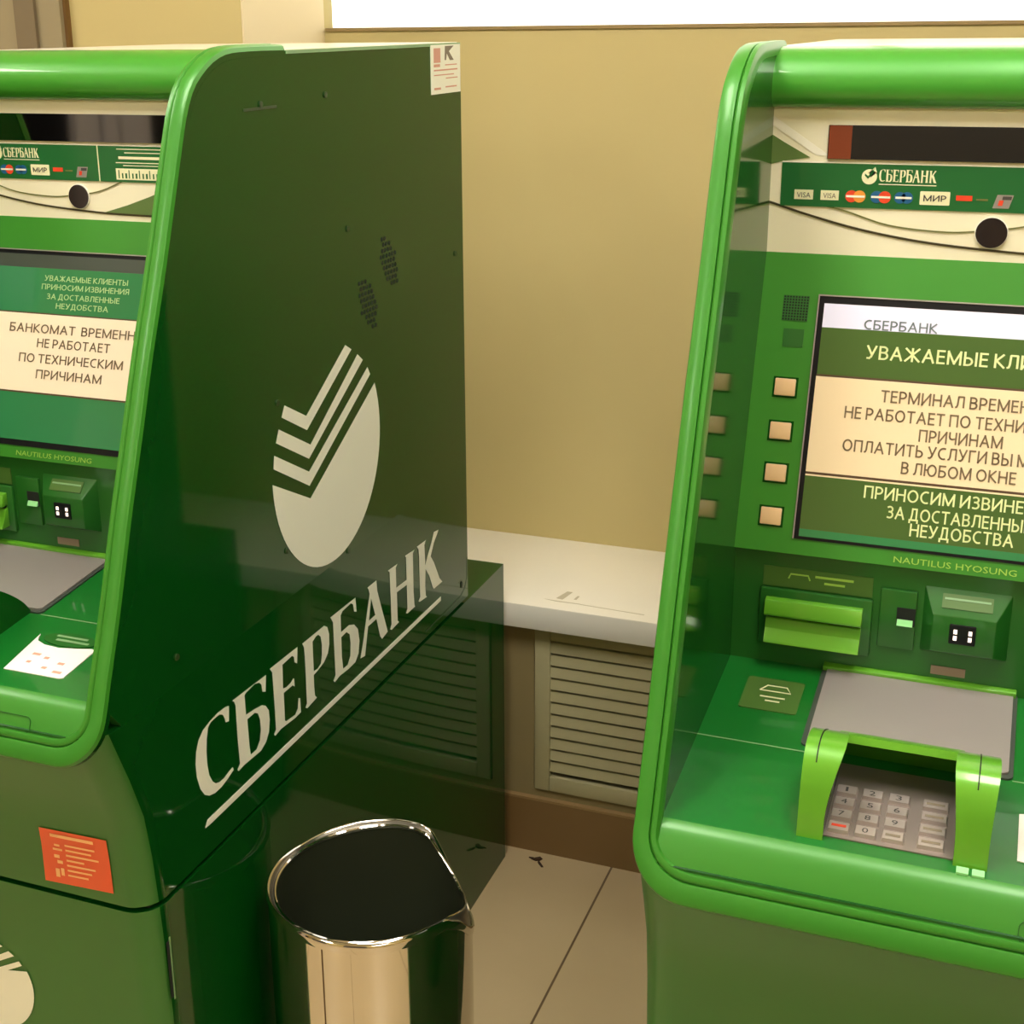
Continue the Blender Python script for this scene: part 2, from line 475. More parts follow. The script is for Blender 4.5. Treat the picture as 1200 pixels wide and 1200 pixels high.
for k in range(12):
    z = 0.176 + k * 0.0246
    poly = [(EY - 0.004, z), (EY - 0.002, z - 0.002), (EY + 0.016, z + 0.0225), (EY + 0.014, z + 0.0245)]
    poly = [(EY - 0.003, z), (EY + 0.001, z - 0.001), (EY + 0.012, z + 0.0205), (EY + 0.008, z + 0.0205), (EY + 0.001, z + 0.019)]
    prism('louvre', [(a - EY, b - 0.135) for a, b in poly], 0.075 - 0.27, 0.465 - 0.27, 'grille', g, smooth=None)
box('backing', off((0.045, 0.495, EY + 0.021, EY + 0.028, 0.135, 0.474)), 'hole', g)
# left: taupe door leaf and its frame
d = box('door_1', (-1.85, -0.960, WY - 0.02, WY, 0, 2.1), 'taupe')
d['kind'] = 'structure'
bm = bmesh.new()
add_box(bm, -0.960, -0.915, WY - 0.03, WY, 0, 2.14)
build('door_frame', bm, 'taupe2', d)
bm = bmesh.new()
add_box(bm, -0.915, -0.864, WY - 0.022, WY, 0, 2.14)
add_box(bm, -1.95, -1.85, WY - 0.03, WY, 0, 2.14)
build('door_casing', bm, 'taupe', d)
box('door_seal', (-0.864, -0.858, WY - 0.012, WY, 0, 2.14), 'brown_edge', d)
# doors behind the viewer, seen only as reflections
d2 = box('door_2', (-1.9, -1.0, RY0, RY0 + 0.04, 0, 2.1), 'dark_door')
d2['kind'] = 'structure'
d3 = box('door_3', (RX0, RX0 + 0.02, -3.15, -1.85, 0, 2.1), 'black')
d3['kind'] = 'structure'
M['pale_leaf'] = mat('pale_grey_leaf', lin(196, 190, 186), 0.6)
for y0_, y1_ in ((-2.74, -2.56), (-2.545, -2.45), (-2.43, -2.30)): box('door_leaf', (RX0 + 0.02, RX0 + 0.05, y0_, y1_, 0.01, 2.08), 'pale_leaf', d3)
d4 = box('door_4', (0.1, 1.5, RY0, RY0 + 0.04, 0, 2.1), 'dark_door')
d4['kind'] = 'structure'
# ceiling light panels
LAMPS = [(-1.75, -0.3, 'ceiling light panel at the left end of the row above the machines'), (0.10, -0.3, 'ceiling light panel above the gap between the two machines'),
         (1.03, -0.3, 'ceiling light panel above the right machine'), (-0.9, -2.6, 'ceiling light panel at the back of the room on the left'), (2.0, -2.6, 'ceiling light panel at the back of the room on the right')]
for x, y, lb_ in LAMPS:
    t = empty('ceiling_light', (x, y, RZ), label=lb_, cat='lamp', group='long ceiling light panels')
    bm = bmesh.new()
    for b in ((-0.24, 0.24, -0.52, -0.50), (-0.24, 0.24, 0.50, 0.52), (-0.24, -0.22, -0.50, 0.50), (0.22, 0.24, -0.50, 0.50)):
        add_box(bm, b[0], b[1], b[2], b[3], -0.03, 0)
    build('lamp_frame', bm, 'ceiling', t)
    box('diffuser', (-0.22, 0.22, -0.50, 0.50, -0.022, -0.004), 'lamp', t)

# ---------------------------------------------------------------- the cash machines
W = 0.4952
TK = 0.0225
CURVE = [(0.394, 1.5045), (0.33, 1.5050), (0.272, 1.5035), (0.241, 1.4965), (0.22, 1.4865), (0.198, 1.4715), (0.183, 1.452), (0.172, 1.430), (0.151, 1.377), (0.137, 1.341),
         (0.128, 1.318), (0.111, 1.276), (0.082, 1.208), (0.057, 1.143), (0.034, 1.085), (0.022, 1.054), (-0.012, 0.961), (-0.035, 0.904), (-0.0465, 0.874), (-0.060, 0.844), (-0.0735, 0.816), (-0.079, 0.800)]
CUR = spline(CURVE, 10)
ARC = [0.0]
for i in range(1, len(CUR)):
    ARC.append(ARC[-1] + math.dist(CUR[i], CUR[i - 1]))
def cur(s):
    s = min(max(s, 0), ARC[-1])
    i = 1
    while ARC[i] < s and i < len(ARC) - 1: i += 1
    t = (s - ARC[i - 1]) / (ARC[i] - ARC[i - 1])
    a, b = CUR[i - 1], CUR[i]
    y, z = a[0] + (b[0] - a[0]) * t, a[1] + (b[1] - a[1]) * t
    i0, i1 = max(i - 3, 0), min(i + 2, len(CUR) - 1)
    d = Vector((CUR[i1][0] - CUR[i0][0], CUR[i1][1] - CUR[i0][1])).normalized()
    return y, z, (d.y, -d.x)      # outward normal in y-z
def s_of_z(z):
    for i in range(1, len(CUR)):
        if CUR[i][1] <= z and CUR[i][0] < 0.25: return ARC[i]
    return ARC[-1]

LETTERS=[[[(0.1793,0.7711),(0.1716,0.7732),(0.1549,0.774),(0.1381,0.7717),(0.1227,0.7681),(0.1124,0.7605),(0.1061,0.7493),(0.103,0.7347),(0.1035,0.7182),(0.1084,0.7007),(0.1162,0.6888),(0.125,0.6827),(0.1371,0.6793),(0.1512,0.6793),(0.1658,0.6823),(0.1794,0.6868),(0.178,0.6913),(0.1697,0.6903),(0.1579,0.6875),(0.148,0.6878),(0.1399,0.6906),(0.1338,0.6965),(0.1283,0.7078),(0.1261,0.7223),(0.1264,0.7386),(0.1289,0.7536),(0.1333,0.766),(0.1392,0.7696),(0.1489,0.7704),(0.1586,0.77),(0.1651,0.7665),(0.1681,0.7609),(0.1701,0.7541),(0.177,0.7523),(0.1782,0.7617)]],
[[(0.1874,0.7738),(0.2661,0.7706),(0.2627,0.7495),(0.2553,0.753),(0.254,0.7631),(0.2493,0.7679),(0.239,0.7711),(0.2177,0.7693),(0.2145,0.7675),(0.2149,0.7418),(0.2352,0.7395),(0.2518,0.7365),(0.2606,0.7314),(0.2674,0.7219),(0.2681,0.7084),(0.2649,0.6941),(0.2567,0.6841),(0.2435,0.6787),(0.2219,0.6795),(0.2038,0.6805),(0.1903,0.6792),(0.1877,0.6823),(0.1942,0.6874),(0.1929,0.724),(0.1935,0.7642),(0.1913,0.7702)],[(0.217,0.7348),(0.2346,0.7346),(0.2418,0.7302),(0.2458,0.7195),(0.246,0.7055),(0.2421,0.6935),(0.2334,0.6857),(0.2196,0.686),(0.2179,0.6973)]],
[[(0.2755,0.7744),(0.3465,0.7727),(0.3435,0.7508),(0.3372,0.7554),(0.3363,0.763),(0.3317,0.7668),(0.3067,0.7657),(0.3048,0.7339),(0.3128,0.7319),(0.3246,0.7326),(0.3316,0.7356),(0.3338,0.7337),(0.3337,0.7229),(0.329,0.7269),(0.3057,0.7273),(0.3048,0.6892),(0.3079,0.6867),(0.3312,0.6842),(0.3387,0.6896),(0.3418,0.7027),(0.346,0.7007),(0.3463,0.6804),(0.3308,0.6798),(0.2942,0.6828),(0.2792,0.6806),(0.2763,0.6838),(0.2817,0.6883),(0.2818,0.7175),(0.2816,0.744),(0.281,0.767)]],
[[(0.3594,0.7715),(0.4196,0.771),(0.4283,0.7655),(0.4327,0.7534),(0.4317,0.7389),(0.4265,0.7281),(0.4147,0.7203),(0.3979,0.7168),(0.3852,0.7153),(0.3846,0.6989),(0.3857,0.6853),(0.3906,0.6801),(0.3635,0.6775),(0.3586,0.6808),(0.3632,0.685),(0.3638,0.7142),(0.3641,0.7505),(0.3631,0.7645)],[(0.3864,0.7624),(0.3956,0.7657),(0.4028,0.7653),(0.4087,0.76),(0.4112,0.7479),(0.4098,0.7337),(0.4058,0.7225),(0.3964,0.7194),(0.3857,0.7206),(0.386,0.7407)]],
[[(0.4385,0.7751),(0.5135,0.7735),(0.5156,0.7516),(0.5079,0.7548),(0.5057,0.7662),(0.4994,0.7707),(0.4739,0.7697),(0.4678,0.7657),(0.4668,0.7416),(0.4909,0.7418),(0.5063,0.7362),(0.5173,0.7248),(0.5206,0.7058),(0.5162,0.6881),(0.5054,0.6793),(0.4853,0.6787),(0.4581,0.6806),(0.4425,0.6782),(0.4383,0.6821),(0.4453,0.6875),(0.4451,0.7142),(0.445,0.7649)],[(0.4668,0.734),(0.4824,0.7349),(0.4916,0.728),(0.4935,0.7137),(0.4908,0.6956),(0.482,0.686),(0.4683,0.6864),(0.4661,0.7047)]],
[[(0.5514,0.7733),(0.5812,0.773),(0.5826,0.7567),(0.5963,0.7211),(0.6128,0.6801),(0.5929,0.6768),(0.5869,0.684),(0.5767,0.715),(0.5492,0.7151),(0.5363,0.6752),(0.5215,0.6779),(0.5325,0.7004),(0.5464,0.7347),(0.5578,0.7613),(0.5548,0.7694)],[(0.562,0.7527),(0.5735,0.7226),(0.5528,0.7224)]],
[[(0.6196,0.7731),(0.6532,0.7712),(0.6469,0.7673),(0.6467,0.7359),(0.6834,0.7343),(0.6837,0.7697),(0.6798,0.7739),(0.7152,0.771),(0.7086,0.7669),(0.7083,0.7422),(0.7077,0.7054),(0.7096,0.6821),(0.7116,0.6794),(0.684,0.6795),(0.6779,0.682),(0.6837,0.6871),(0.6837,0.7259),(0.6482,0.728),(0.6478,0.6826),(0.6528,0.6786),(0.6264,0.6769),(0.6207,0.6803),(0.6263,0.6861),(0.6262,0.7287),(0.6252,0.7684)]],
[[(0.7238,0.7724),(0.7584,0.7711),(0.7523,0.7649),(0.7539,0.7306),(0.7611,0.7411),(0.78,0.7606),(0.7897,0.7732),(0.8078,0.7706),(0.803,0.7657),(0.7888,0.7556),(0.7752,0.7378),(0.7871,0.7239),(0.8082,0.6889),(0.8194,0.6787),(0.7847,0.6796),(0.7804,0.6842),(0.7682,0.7081),(0.7544,0.7248),(0.7521,0.6992),(0.7532,0.6806),(0.7575,0.677),(0.729,0.6799),(0.7248,0.6826),(0.7316,0.6874),(0.7311,0.7149),(0.7311,0.7522),(0.7298,0.7656)]]]
LOGO=[[(0.3122,1.0015),(0.3137,0.9656),(0.3241,0.9326),(0.3424,0.9017),(0.3694,0.8764),(0.3985,0.8603),(0.4294,0.8526),(0.4706,0.8526),(0.5145,0.8655),(0.5614,0.895),(0.5914,0.9272),(0.6095,0.9676),(0.611,1.0002),(0.6069,1.0299),(0.5954,1.0577),(0.4004,0.9549)],
[(0.3162,1.0361),(0.4002,0.9905),(0.577,1.0851),(0.5849,1.0734),(0.3998,0.9718),(0.313,1.02)],
[(0.3305,1.0648),(0.4074,1.024),(0.5485,1.1091),(0.564,1.0979),(0.4019,1.0069),(0.3219,1.0501)],
[(0.3473,1.0904),(0.4002,1.0633),(0.5141,1.1288),(0.5316,1.1193),(0.4005,1.0448),(0.3388,1.0774)]]

def logo_polys(scale, cu, cz, y0=0.459, z0=1.0):
    body = LOGO[0][:-1]
    # lower arc redrawn as part of a true circle between the two ends of the tick
    a0 = math.atan2(body[0][1] - z0, body[0][0] - y0)
    a1 = math.atan2(body[-1][1] - z0, body[-1][0] - y0)
    a0 = a0 + 2 * math.pi if a0 < 0 else a0
    a1 = a1 + 2 * math.pi
    arc = [(y0 + 0.1505 * math.cos(a0 + (a1 - a0) * i / 40), z0 + 0.1505 * math.sin(a0 + (a1 - a0) * i / 40)) for i in range(41)]
    polys = [arc + [LOGO[0][-1]]] + LOGO[1:]
    return [[(cu + (a - y0) * scale, cz + (b - z0) * scale) for a, b in p] for p in polys]

def yfront(z):
    P = [(-0.066, 0.862), (-0.0595, 0.842), (-0.034, 0.778), (-0.016, 0.725), (-0.008, 0.669), (-0.004, 0.614), (-0.001, 0.56), (0.003, 0.46), (0.004, 0.0)]
    for i in range(1, len(P)):
        if z >= P[i][1]:
            t = (P[i - 1][1] - z) / (P[i - 1][1] - P[i][1])
            return P[i - 1][0] + (P[i][0] - P[i - 1][0]) * t
    return P[-1][0]

def loft_body(bm, zs, yback, r=0.034):
    rings = []
    for z in zs:
        yf = yfront(z)
        ring = [(0, yback)]
        for i in range(9):
            t = math.pi + math.pi / 2 * i / 8
            ring.append((r + r * math.cos(t), yf + r + r * math.sin(t)))
        for i in range(9):
            t = 1.5 * math.pi + math.pi / 2 * i / 8
            ring.append((W - r + r * math.cos(t), yf + r + r * math.sin(t)))
        ring.append((W, yback))
        rings.append([bm.verts.new((x, y, z)) for x, y in ring])
    n = len(rings[0])
    for a, b in zip(rings[:-1], rings[1:]):
        for i in range(n): bm.faces.new((a[i], a[(i + 1) % n], b[(i + 1) % n], b[i]))
    bm.faces.new(rings[0])
    bm.faces.new(rings[-1])

def make_bezel(root):
    s_top = 0.0
    n_side = 60
    so, si = s_of_z(0.8675), s_of_z(0.8690)       # ends of the straight sides, outer and inner
    sbo, sbi = s_of_z(0.8175), s_of_z(0.8462)     # bottom edges, outer and inner
    ro, ri = 0.050, 0.034
    inner0 = 0.0235
    outer, inner = [], []
    for i in range(n_side + 1):
        t = i / n_side
        outer.append((0.0, so * t)); inner.append((inner0, si * t))
    na = 10
    for i in range(1, na + 1):
        t = math.pi / 2 * i / na
        outer.append((ro - ro * math.cos(t), so + (sbo - so) * math.sin(t)))
        inner.append((inner0 + ri - ri * math.cos(t), si + (sbi - si) * math.sin(t)))
    for i in range(1, 5):
        t = i / 4
        outer.append((ro + (W / 2 - ro) * t, sbo)); inner.append((inner0 + ri + (W / 2 - inner0 - ri) * t, sbi))
    outer += [(W - u, s) for u, s in outer[-2::-1]]
    inner += [(W - u, s) for u, s in inner[-2::-1]]
    prof = [(0.0, -0.0125), (0.0, -0.006), (0.06, -0.0015), (0.16, 0.0), (0.56, 0.0006), (0.63, 0.0002), (0.66, -0.0022), (0.69, 0.0), (0.76, 0.0012), (0.9, 0.0006), (0.97, -0.0025), (1.0, -0.007), (1.0, -0.0125)]
    bm = bmesh.new()
    cols = []
    for (uo, so_), (ui, si_) in zip(outer, inner):
        ring = []
        for w_, h in prof:
            u = uo + (ui - uo) * w_
            y, z, nn = cur(so_ + (si_ - so_) * w_)
            ring.append(bm.verts.new((u, y + nn[0] * h, z + nn[1] * h)))
        cols.append(ring)
    for a, b in zip(cols[:-1], cols[1:]):
        for i in range(len(prof)):
            j = (i + 1) % len(prof)
            bm.faces.new((a[i], a[j], b[j], b[i])).material_index = 1 if i == 0 else 0
    bm.faces.new(cols[0]); bm.faces.new(cols[-1])
    bz = build('bezel', bm, ['green', 'green_dark'], root, 40)
    for p in bz.data.polygons:
        if p.material_index == 1: p.use_smooth = False
    return bz

def shelf_z(y): return 0.877 + 0.0905 * (y + 0.002)

def make_machine(x0, dy, label, right):
    root = empty('cash_machine', (x0, dy, 0), label=label, cat='cash machine', group='green bank machines along the wall')
    I0, I1 = TK, W - TK
    # --- cabinets
    bm = bmesh.new()
    loft_body(bm, [0.0, 0.2, 0.4, 0.46, 0.52, 0.56, 0.585, 0.6035], 1.1)
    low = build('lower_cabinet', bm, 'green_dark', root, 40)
    # sides get the green with shade put in, front faces the lighter mix
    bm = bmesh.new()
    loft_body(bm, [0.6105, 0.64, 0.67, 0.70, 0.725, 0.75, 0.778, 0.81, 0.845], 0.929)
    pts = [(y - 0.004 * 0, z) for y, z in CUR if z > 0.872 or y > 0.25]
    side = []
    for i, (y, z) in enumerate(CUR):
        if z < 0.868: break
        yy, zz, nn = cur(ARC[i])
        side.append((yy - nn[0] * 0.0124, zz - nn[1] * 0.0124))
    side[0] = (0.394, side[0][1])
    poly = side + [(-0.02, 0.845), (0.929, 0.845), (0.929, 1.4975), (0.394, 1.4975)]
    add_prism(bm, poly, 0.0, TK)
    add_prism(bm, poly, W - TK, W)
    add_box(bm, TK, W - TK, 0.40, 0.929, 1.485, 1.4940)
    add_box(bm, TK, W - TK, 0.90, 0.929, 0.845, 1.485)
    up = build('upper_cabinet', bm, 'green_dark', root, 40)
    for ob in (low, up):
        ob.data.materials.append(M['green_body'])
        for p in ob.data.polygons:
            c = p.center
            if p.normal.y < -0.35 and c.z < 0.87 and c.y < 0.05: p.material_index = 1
    for p in up.data.polygons:      # insides of the hood: front paint darkened by painted-in shade
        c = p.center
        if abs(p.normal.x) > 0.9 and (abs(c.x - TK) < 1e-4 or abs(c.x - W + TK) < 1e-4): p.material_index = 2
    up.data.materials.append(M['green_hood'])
    box('seam', (0.012, W - 0.012, 0.012, 0.90, 0.6035, 0.6105), 'hole', root)
    box('top_plate', (0.004, W - 0.004, 0.402, 0.926, 1.4940, 1.4992), 'cream2', root)
    # pale folded edge along the top of the side panels
    for s in (0, 1):
        a, b = (-0.0006, 0.003)
        x_a, x_b = (a, b) if s == 0 else (W - b, W - a)
        box('top_flange', (x_a, x_b, 0.396, 0.928, 1.4945, 1.4985), 'edge', root)
    make_bezel(root)
    # --- top hood
    prism('hood', [(0.400, 1.500), (0.37, 1.5005), (0.352, 1.498), (0.338, 1.491), (0.328, 1.481), (0.3235, 1.468), (0.3245, 1.456), (0.329, 1.4485), (0.336, 1.4445), (0.40, 1.4445)], I0, I1, 'green_gloss', root, smooth=50)
    # --- header
    hdr = box('header_panel', (I0, I1, 0.342, 0.36, 1.3035, 1.4445), 'cream', root)
    HP = Plane((0, 0.342, 0), (1, 0, 0), (0, 0, 1))
    flat('tint', HP, [[(I0, 1.390), (I0, 1.418), (0.0335, 1.4115), (0.060, 1.397), (0.0335, 1.393)]], 'grey_green', hdr, 0.0006)  # triangle of green shadow painted on the header
    flat('tint', HP, [[(I0, 1.427), (I0, 1.436), (0.078, 1.399), (0.066, 1.399)]], 'cream2', hdr, 0.0006)
    flat('tint', HP, [[(0.262, 1.3117), (0.30, 1.3225), (0.332, 1.3333), (0.36, 1.344), (0.40, 1.348), (I1, 1.348), (I1, 1.3105), (0.36, 1.3105), (0.30, 1.3105)]], 'grey_green', hdr, 0.0006, label='grey green corner of the header film')
    c1 = spline([(I0, 1.3530), (0.0272, 1.3518), (0.06, 1.3420), (0.1054, 1.3305), (0.1542, 1.3218), (0.2017, 1.3165), (0.2631, 1.3125), (0.30, 1.3115), (0.345, 1.311), (0.40, 1.313), (I1, 1.316)], 5)
    c2 = spline([(0.07, 1.352), (0.096, 1.3468), (0.1373, 1.3345), (0.1849, 1.3300), (0.2157, 1.3312), (0.26, 1.3375), (0.292, 1.349), (0.31, 1.356)], 5)
    flat('printed_curve', HP, [ribbon(c1, 0.0022)], 'swoosh', hdr, 0.0009)
    flat('printed_curve', HP, [ribbon(c2, 0.0014)], 'swoosh2', hdr, 0.0009)
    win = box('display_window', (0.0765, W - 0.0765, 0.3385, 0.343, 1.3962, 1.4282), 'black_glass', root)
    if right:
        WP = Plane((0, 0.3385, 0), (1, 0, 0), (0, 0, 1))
        flat('red_reflection', WP, [rect(0.0772, 0.0985, 1.3966, 1.4278)], 'reflection_red', win, 0.0004, 0.0003, label='reddish room reflection painted on the dark window')
    bd = flat('card_logo_band', HP, [rect(0.0335, 0.462, 1.3500, 1.3920)], 'band', root, 0.0012, 0.001)
    flat('band_edge', HP, [rect(0.0335, 0.462, 1.3920, 1.3934)], 'cream2', bd, 0.0013, 0.001)
    def onband(name, polys, m, h=0.0016): return flat(name, HP, polys, m, bd, h, 0.0003)
    onband('emblem', [disc(0.1171, 1.3800, 0.0072, 24), [(0.1165, 1.384), (0.1222, 1.3895), (0.1238, 1.3845), (0.1185, 1.3795)]], 'c_cream')
    onband('emblem_tick', [[(0.1130, 1.3830), (0.1160, 1.3805), (0.1205, 1.3870), (0.1212, 1.3850), (0.1160, 1.3780), (0.1128, 1.3812)]], 'band', 0.0018)
    # bank name in the traced capitals, small
    k = (0.1792 - 0.1262) / (0.8194 - 0.103)
    bm = bmesh.new()
    for L in LETTERS:
        tr = [[(0.1262 + (a - 0.103) * k, 1.3756 + (b - 0.678) * k * 1.65) for a, b in loop] for loop in L]
        holed(bm, HP, tr[0], tr[1:], 0.0016)
    build('lettering', bm, 'c_cream', bd, fix=False)
    onband('underline', [rect(0.1262, 0.1792, 1.3728, 1.3736)], 'c_cream')
    z = 1.3610
    for a0, a1, tx, mm in ((0.0468, 0.0650, 'VISA', 'ink_dark'), (0.0722, 0.0895, 'VISA', 'ink')):
        onband('card_logo', [rect(a0, a1, z - 0.0043, z + 0.0050)], 'c_cream')
        text('card_logo_word', tx, HP, a0 + 0.0025, a1 - 0.0025, z - 0.0025, 0.0052, mm, bd, 0.0019, 0.01)
    for cu_, ca, cb, bar in ((0.1053, 'c_red', 'c_orange', 0.0012), (0.1290, 'c_blue', 'c_red', 0.0012)):
        onband('card_logo', [disc(cu_ - 0.0038, z, 0.0058, 20)], ca)
        onband('card_logo', [disc(cu_ + 0.0038, z, 0.0058, 20)], cb, 0.0017)
        onband('card_logo_word', [rect(cu_ - 0.0088, cu_ + 0.0088, z - 0.0010, z + 0.0010)], 'white_print', 0.0019)
    onband('card_logo', [disc(0.1470, z, 0.0055, 20), disc(0.1535, z, 0.0055, 20)], 'c_blue')
    onband('card_logo_word', [rect(0.1428, 0.1577, z - 0.0010, z + 0.0010)], 'white_print', 0.0019)
    onband('card_logo', [rrect(0.1652, 0.1925, z - 0.0060, z + 0.0068, 0.001)], 'c_cream')
    text('card_logo_word', 'МИР', HP, 0.1685, 0.1892, z - 0.0025, 0.0058, 'ink_dark', bd, 0.0019, 0.02)
    onband('card_logo', [rect(0.1980, 0.2125, z - 0.0010, z + 0.0038)], 'c_red')
    onband('card_logo', [rect(0.2160, 0.2265, z - 0.0004, z + 0.0012)], 'swoosh2')
    onband('card_logo', [[(0.2310, z - 0.007), (0.2455, z - 0.007), (0.2490, z + 0.0055), (0.2345, z + 0.0055)]], 'steel')
    onband('card_logo_word', [[(0.2390, z + 0.001), (0.2470, z + 0.001), (0.2475, z + 0.0042), (0.2395, z + 0.0042)]], 'ink_dark', 0.0018)
    onband('card_logo_word', [[(0.2355, z - 0.0045), (0.2395, z - 0.0045), (0.2405, z + 0.0005), (0.2365, z + 0.0005)]], 'c_red', 0.0018)
    onband('divider', [rect(0.2642, 0.2656, 1.3500, 1.3920)], 'c_cream')
    for b0, b1, a0, a1 in ((1.3880, 1.3890, 0.292, 0.372), (1.3838, 1.3848, 0.303, 0.360), (1.3768, 1.3800, 0.294, 0.370), (1.3722, 1.3732, 0.290, 0.374), (1.3690, 1.3698, 0.300, 0.364)):
        onband('fine_print', [rect(a0, a1, b0, b1)], 'c_cream')
    onband('number_strip', [rect(0.289, 0.376, 1.3528, 1.3660)], 'c_cream')
    bars = []
    for i in range(17):
        bars.append(rect(0.2925 + i * 0.0048, 0.2925 + i * 0.0048 + (0.0012 + 0.0011 * ((i * 7) % 3) / 2), 1.3545, 1.3605 if i % 3 else 1.3642))
    onband('number_print', bars, 'band', 0.0019)
    # round lens
    lens = flat('camera_lens', HP, [disc(0.2325, 1.3310, 0.0142, 40)], 'lens', hdr, 0.0030, 0.003)
    flat('lens_ring', HP, [ribbon(disc(0.2325, 1.3310, 0.0146, 40) + [disc(0.2325, 1.3310, 0.0146, 40)[0]], 0.0012)], 'cream2', hdr, 0.0020, 0.0015)
    # --- screen panel
    S0, S1 = Vector((0.3415, 1.3063)), Vector((0.2425, 1.0225))
    sv = (S0 - S1)
    prism('screen_panel', [(0.3415, 1.3035), (0.2415, 1.0225), (0.252, 1.0215), (0.30, 1.03), (0.36, 1.3035)], I0, I1, 'green', root, smooth=20)
    SP = Plane((0, 0.2415, 1.0225), (1, 0, 0), (0, 0.3415 - 0.2415, 1.3035 - 1.0225))
    cs = SP.u.z
    Z = lambda z: (z - 1.0225) / cs
    def sbox(name, a0, a1, z0, z1, h0, h1, m, parent, bev=0.0, label=None):
        bm = bmesh.new()
        v = [bm.verts.new(SP.at(a, Z(zz), h)) for a in (a0, a1) for h in (h1, h0) for zz in (z0, z1)]
        for f in ((0, 1, 3, 2), (4, 6, 7, 5), (0, 4, 5, 1), (2, 3, 7, 6), (0, 2, 6, 4), (1, 5, 7, 3)): bm.faces.new([v[i] for i in f])
        if bev: bmesh.ops.bevel(bm, geom=bm.edges[:], offset=bev, segments=2, affect='EDGES', profile=0.5)
        return build(name, bm, m, parent, 35 if bev else None, label)
    def sflat(name, a0, a1, z0, z1, m, parent, h=0.002): return flat(name, SP, [rect(a0, a1, Z(z0), Z(z1))], m, parent, h, 0.0004)
    F0, F1, FZ0, FZ1 = 0.0792, W - 0.0792, 1.0372, 1.2655
    scr = sbox('screen', F0, F1, FZ0, FZ1, -0.001, 0.0012, 'black', root)
    flat('screen_rim', SP, [rect(F0 - 0.0006, F0 + 0.0006, Z(FZ0), Z(FZ1)), rect(F0, F1, Z(FZ1 - 0.0012), Z(FZ1))], 'steel', scr, 0.0024, 0.002)
    if right:
        sflat('title_strip', 0.0850, F1 - 0.004, 1.2352, 1.2575, 'sc_strip', scr)
        sflat('green_field', 0.0850, F1 - 0.004, 1.1915, 1.2352, 'sc_green', scr)
        sflat('message_field', 0.0845, F1 - 0.004, 1.1005, 1.1895, 'sc_cream', scr)
        sflat('rule', 0.0845, F1 - 0.004, 1.1895, 1.1915, 'sc_line', scr)
        sflat('rule', 0.0845, F1 - 0.004, 1.0982, 1.1005, 'sc_line', scr)
        sflat('rule', 0.0845, F1 - 0.004, 1.0967, 1.0982, 'sc_cream', scr)
        sflat('green_field', 0.0845, F1 - 0.004, 1.0470, 1.0967, 'sc_green', scr)
        sflat('green_field', 0.0845, F1 - 0.004, 1.0400, 1.0470, 'sc_green2', scr)
        text('lettering', 'СБЕРБАНК', SP, 0.125, 0.193, Z(1.2356), 0.0095, 'sc_grey', scr, 0.0026)
        text('lettering', 'УВАЖАЕМЫЕ КЛИЕНТЫ', SP, 0.1300, 0.3290, Z(1.2085), 0.0135, 'sc_text', scr, 0.0026)
        for tx, a0, a1, zb, hh in (('ТЕРМИНАЛ ВРЕМЕННО', 0.1480, 0.3040, 1.1700, 0.0118), ('НЕ РАБОТАЕТ ПО ТЕХНИЧЕСКИМ', 0.1155, 0.3370, 1.1528, 0.0118), ('ПРИЧИНАМ', 0.1868, 0.2625, 1.1370, 0.0118),
                                   ('ОПЛАТИТЬ УСЛУГИ ВЫ МОЖЕТЕ', 0.1170, 0.3350, 1.1225, 0.0118), ('В ЛЮБОМ ОКНЕ', 0.1738, 0.2775, 1.1065, 0.0118)):
            text('lettering', tx, SP, a0, a1, Z(zb), hh, 'sc_dark', scr, 0.0026)
        for tx, a0, a1, zb, hh in (('ПРИНОСИМ ИЗВИНЕНИЯ', 0.1420, 0.3170, 1.0815, 0.0122), ('ЗА ДОСТАВЛЕННЫЕ', 0.1650, 0.2950, 1.0652, 0.0122), ('НЕУДОБСТВА', 0.1878, 0.2810, 1.0512, 0.0122)):
            text('lettering', tx, SP, a0, a1, Z(zb), hh, 'sc_text', scr, 0.0026)
    else:
        sflat('title_strip', 0.0850, F1 - 0.004, 1.2445, 1.2600, 'frame_grey', scr)
        sflat('green_field', 0.0850, F1 - 0.004, 1.1925, 1.2445, 'sc_green2', scr)
        sflat('message_field', 0.0845, F1 - 0.004, 1.1005, 1.1910, 'sc_cream2', scr)
        sflat('rule', 0.0845, F1 - 0.004, 1.1910, 1.1925, 'sc_line', scr)
        sflat('rule', 0.0845, F1 - 0.004, 1.0985, 1.1005, 'sc_line', scr)
        sflat('green_field', 0.0845, F1 - 0.004, 1.0440, 1.0985, 'sc_green2', scr)
        for tx, a0, a1, zb in (('УВАЖАЕМЫЕ КЛИЕНТЫ', 0.190, 0.311, 1.2300), ('ПРИНОСИМ ИЗВИНЕНИЯ', 0.187, 0.314, 1.2200), ('ЗА ДОСТАВЛЕННЫЕ', 0.196, 0.302, 1.2090), ('НЕУДОБСТВА', 0.211, 0.287, 1.1985)):
            text('lettering', tx, SP, a0, a1, Z(zb), 0.0068, 'sc_text2', scr, 0.0026)
        for tx, a0, a1, zb, hh in (('БАНКОМАТ  ВРЕМЕННО', 0.1462, 0.3430, 1.1690, 0.0110), ('НЕ РАБОТАЕТ', 0.1895, 0.2960, 1.1525, 0.0110), ('ПО ТЕХНИЧЕСКИМ', 0.1650, 0.3170, 1.1345, 0.0110), ('ПРИЧИНАМ', 0.1930, 0.2890, 1.1165, 0.0110)):
            text('lettering', tx, SP, a0, a1, Z(zb), hh, 'sc_dark', scr, 0.0026)
    text('maker_name', 'NAUTILUS HYOSUNG', SP, 0.1760, 0.2870, Z(1.0262), 0.0062, 'naut', root, 0.001)
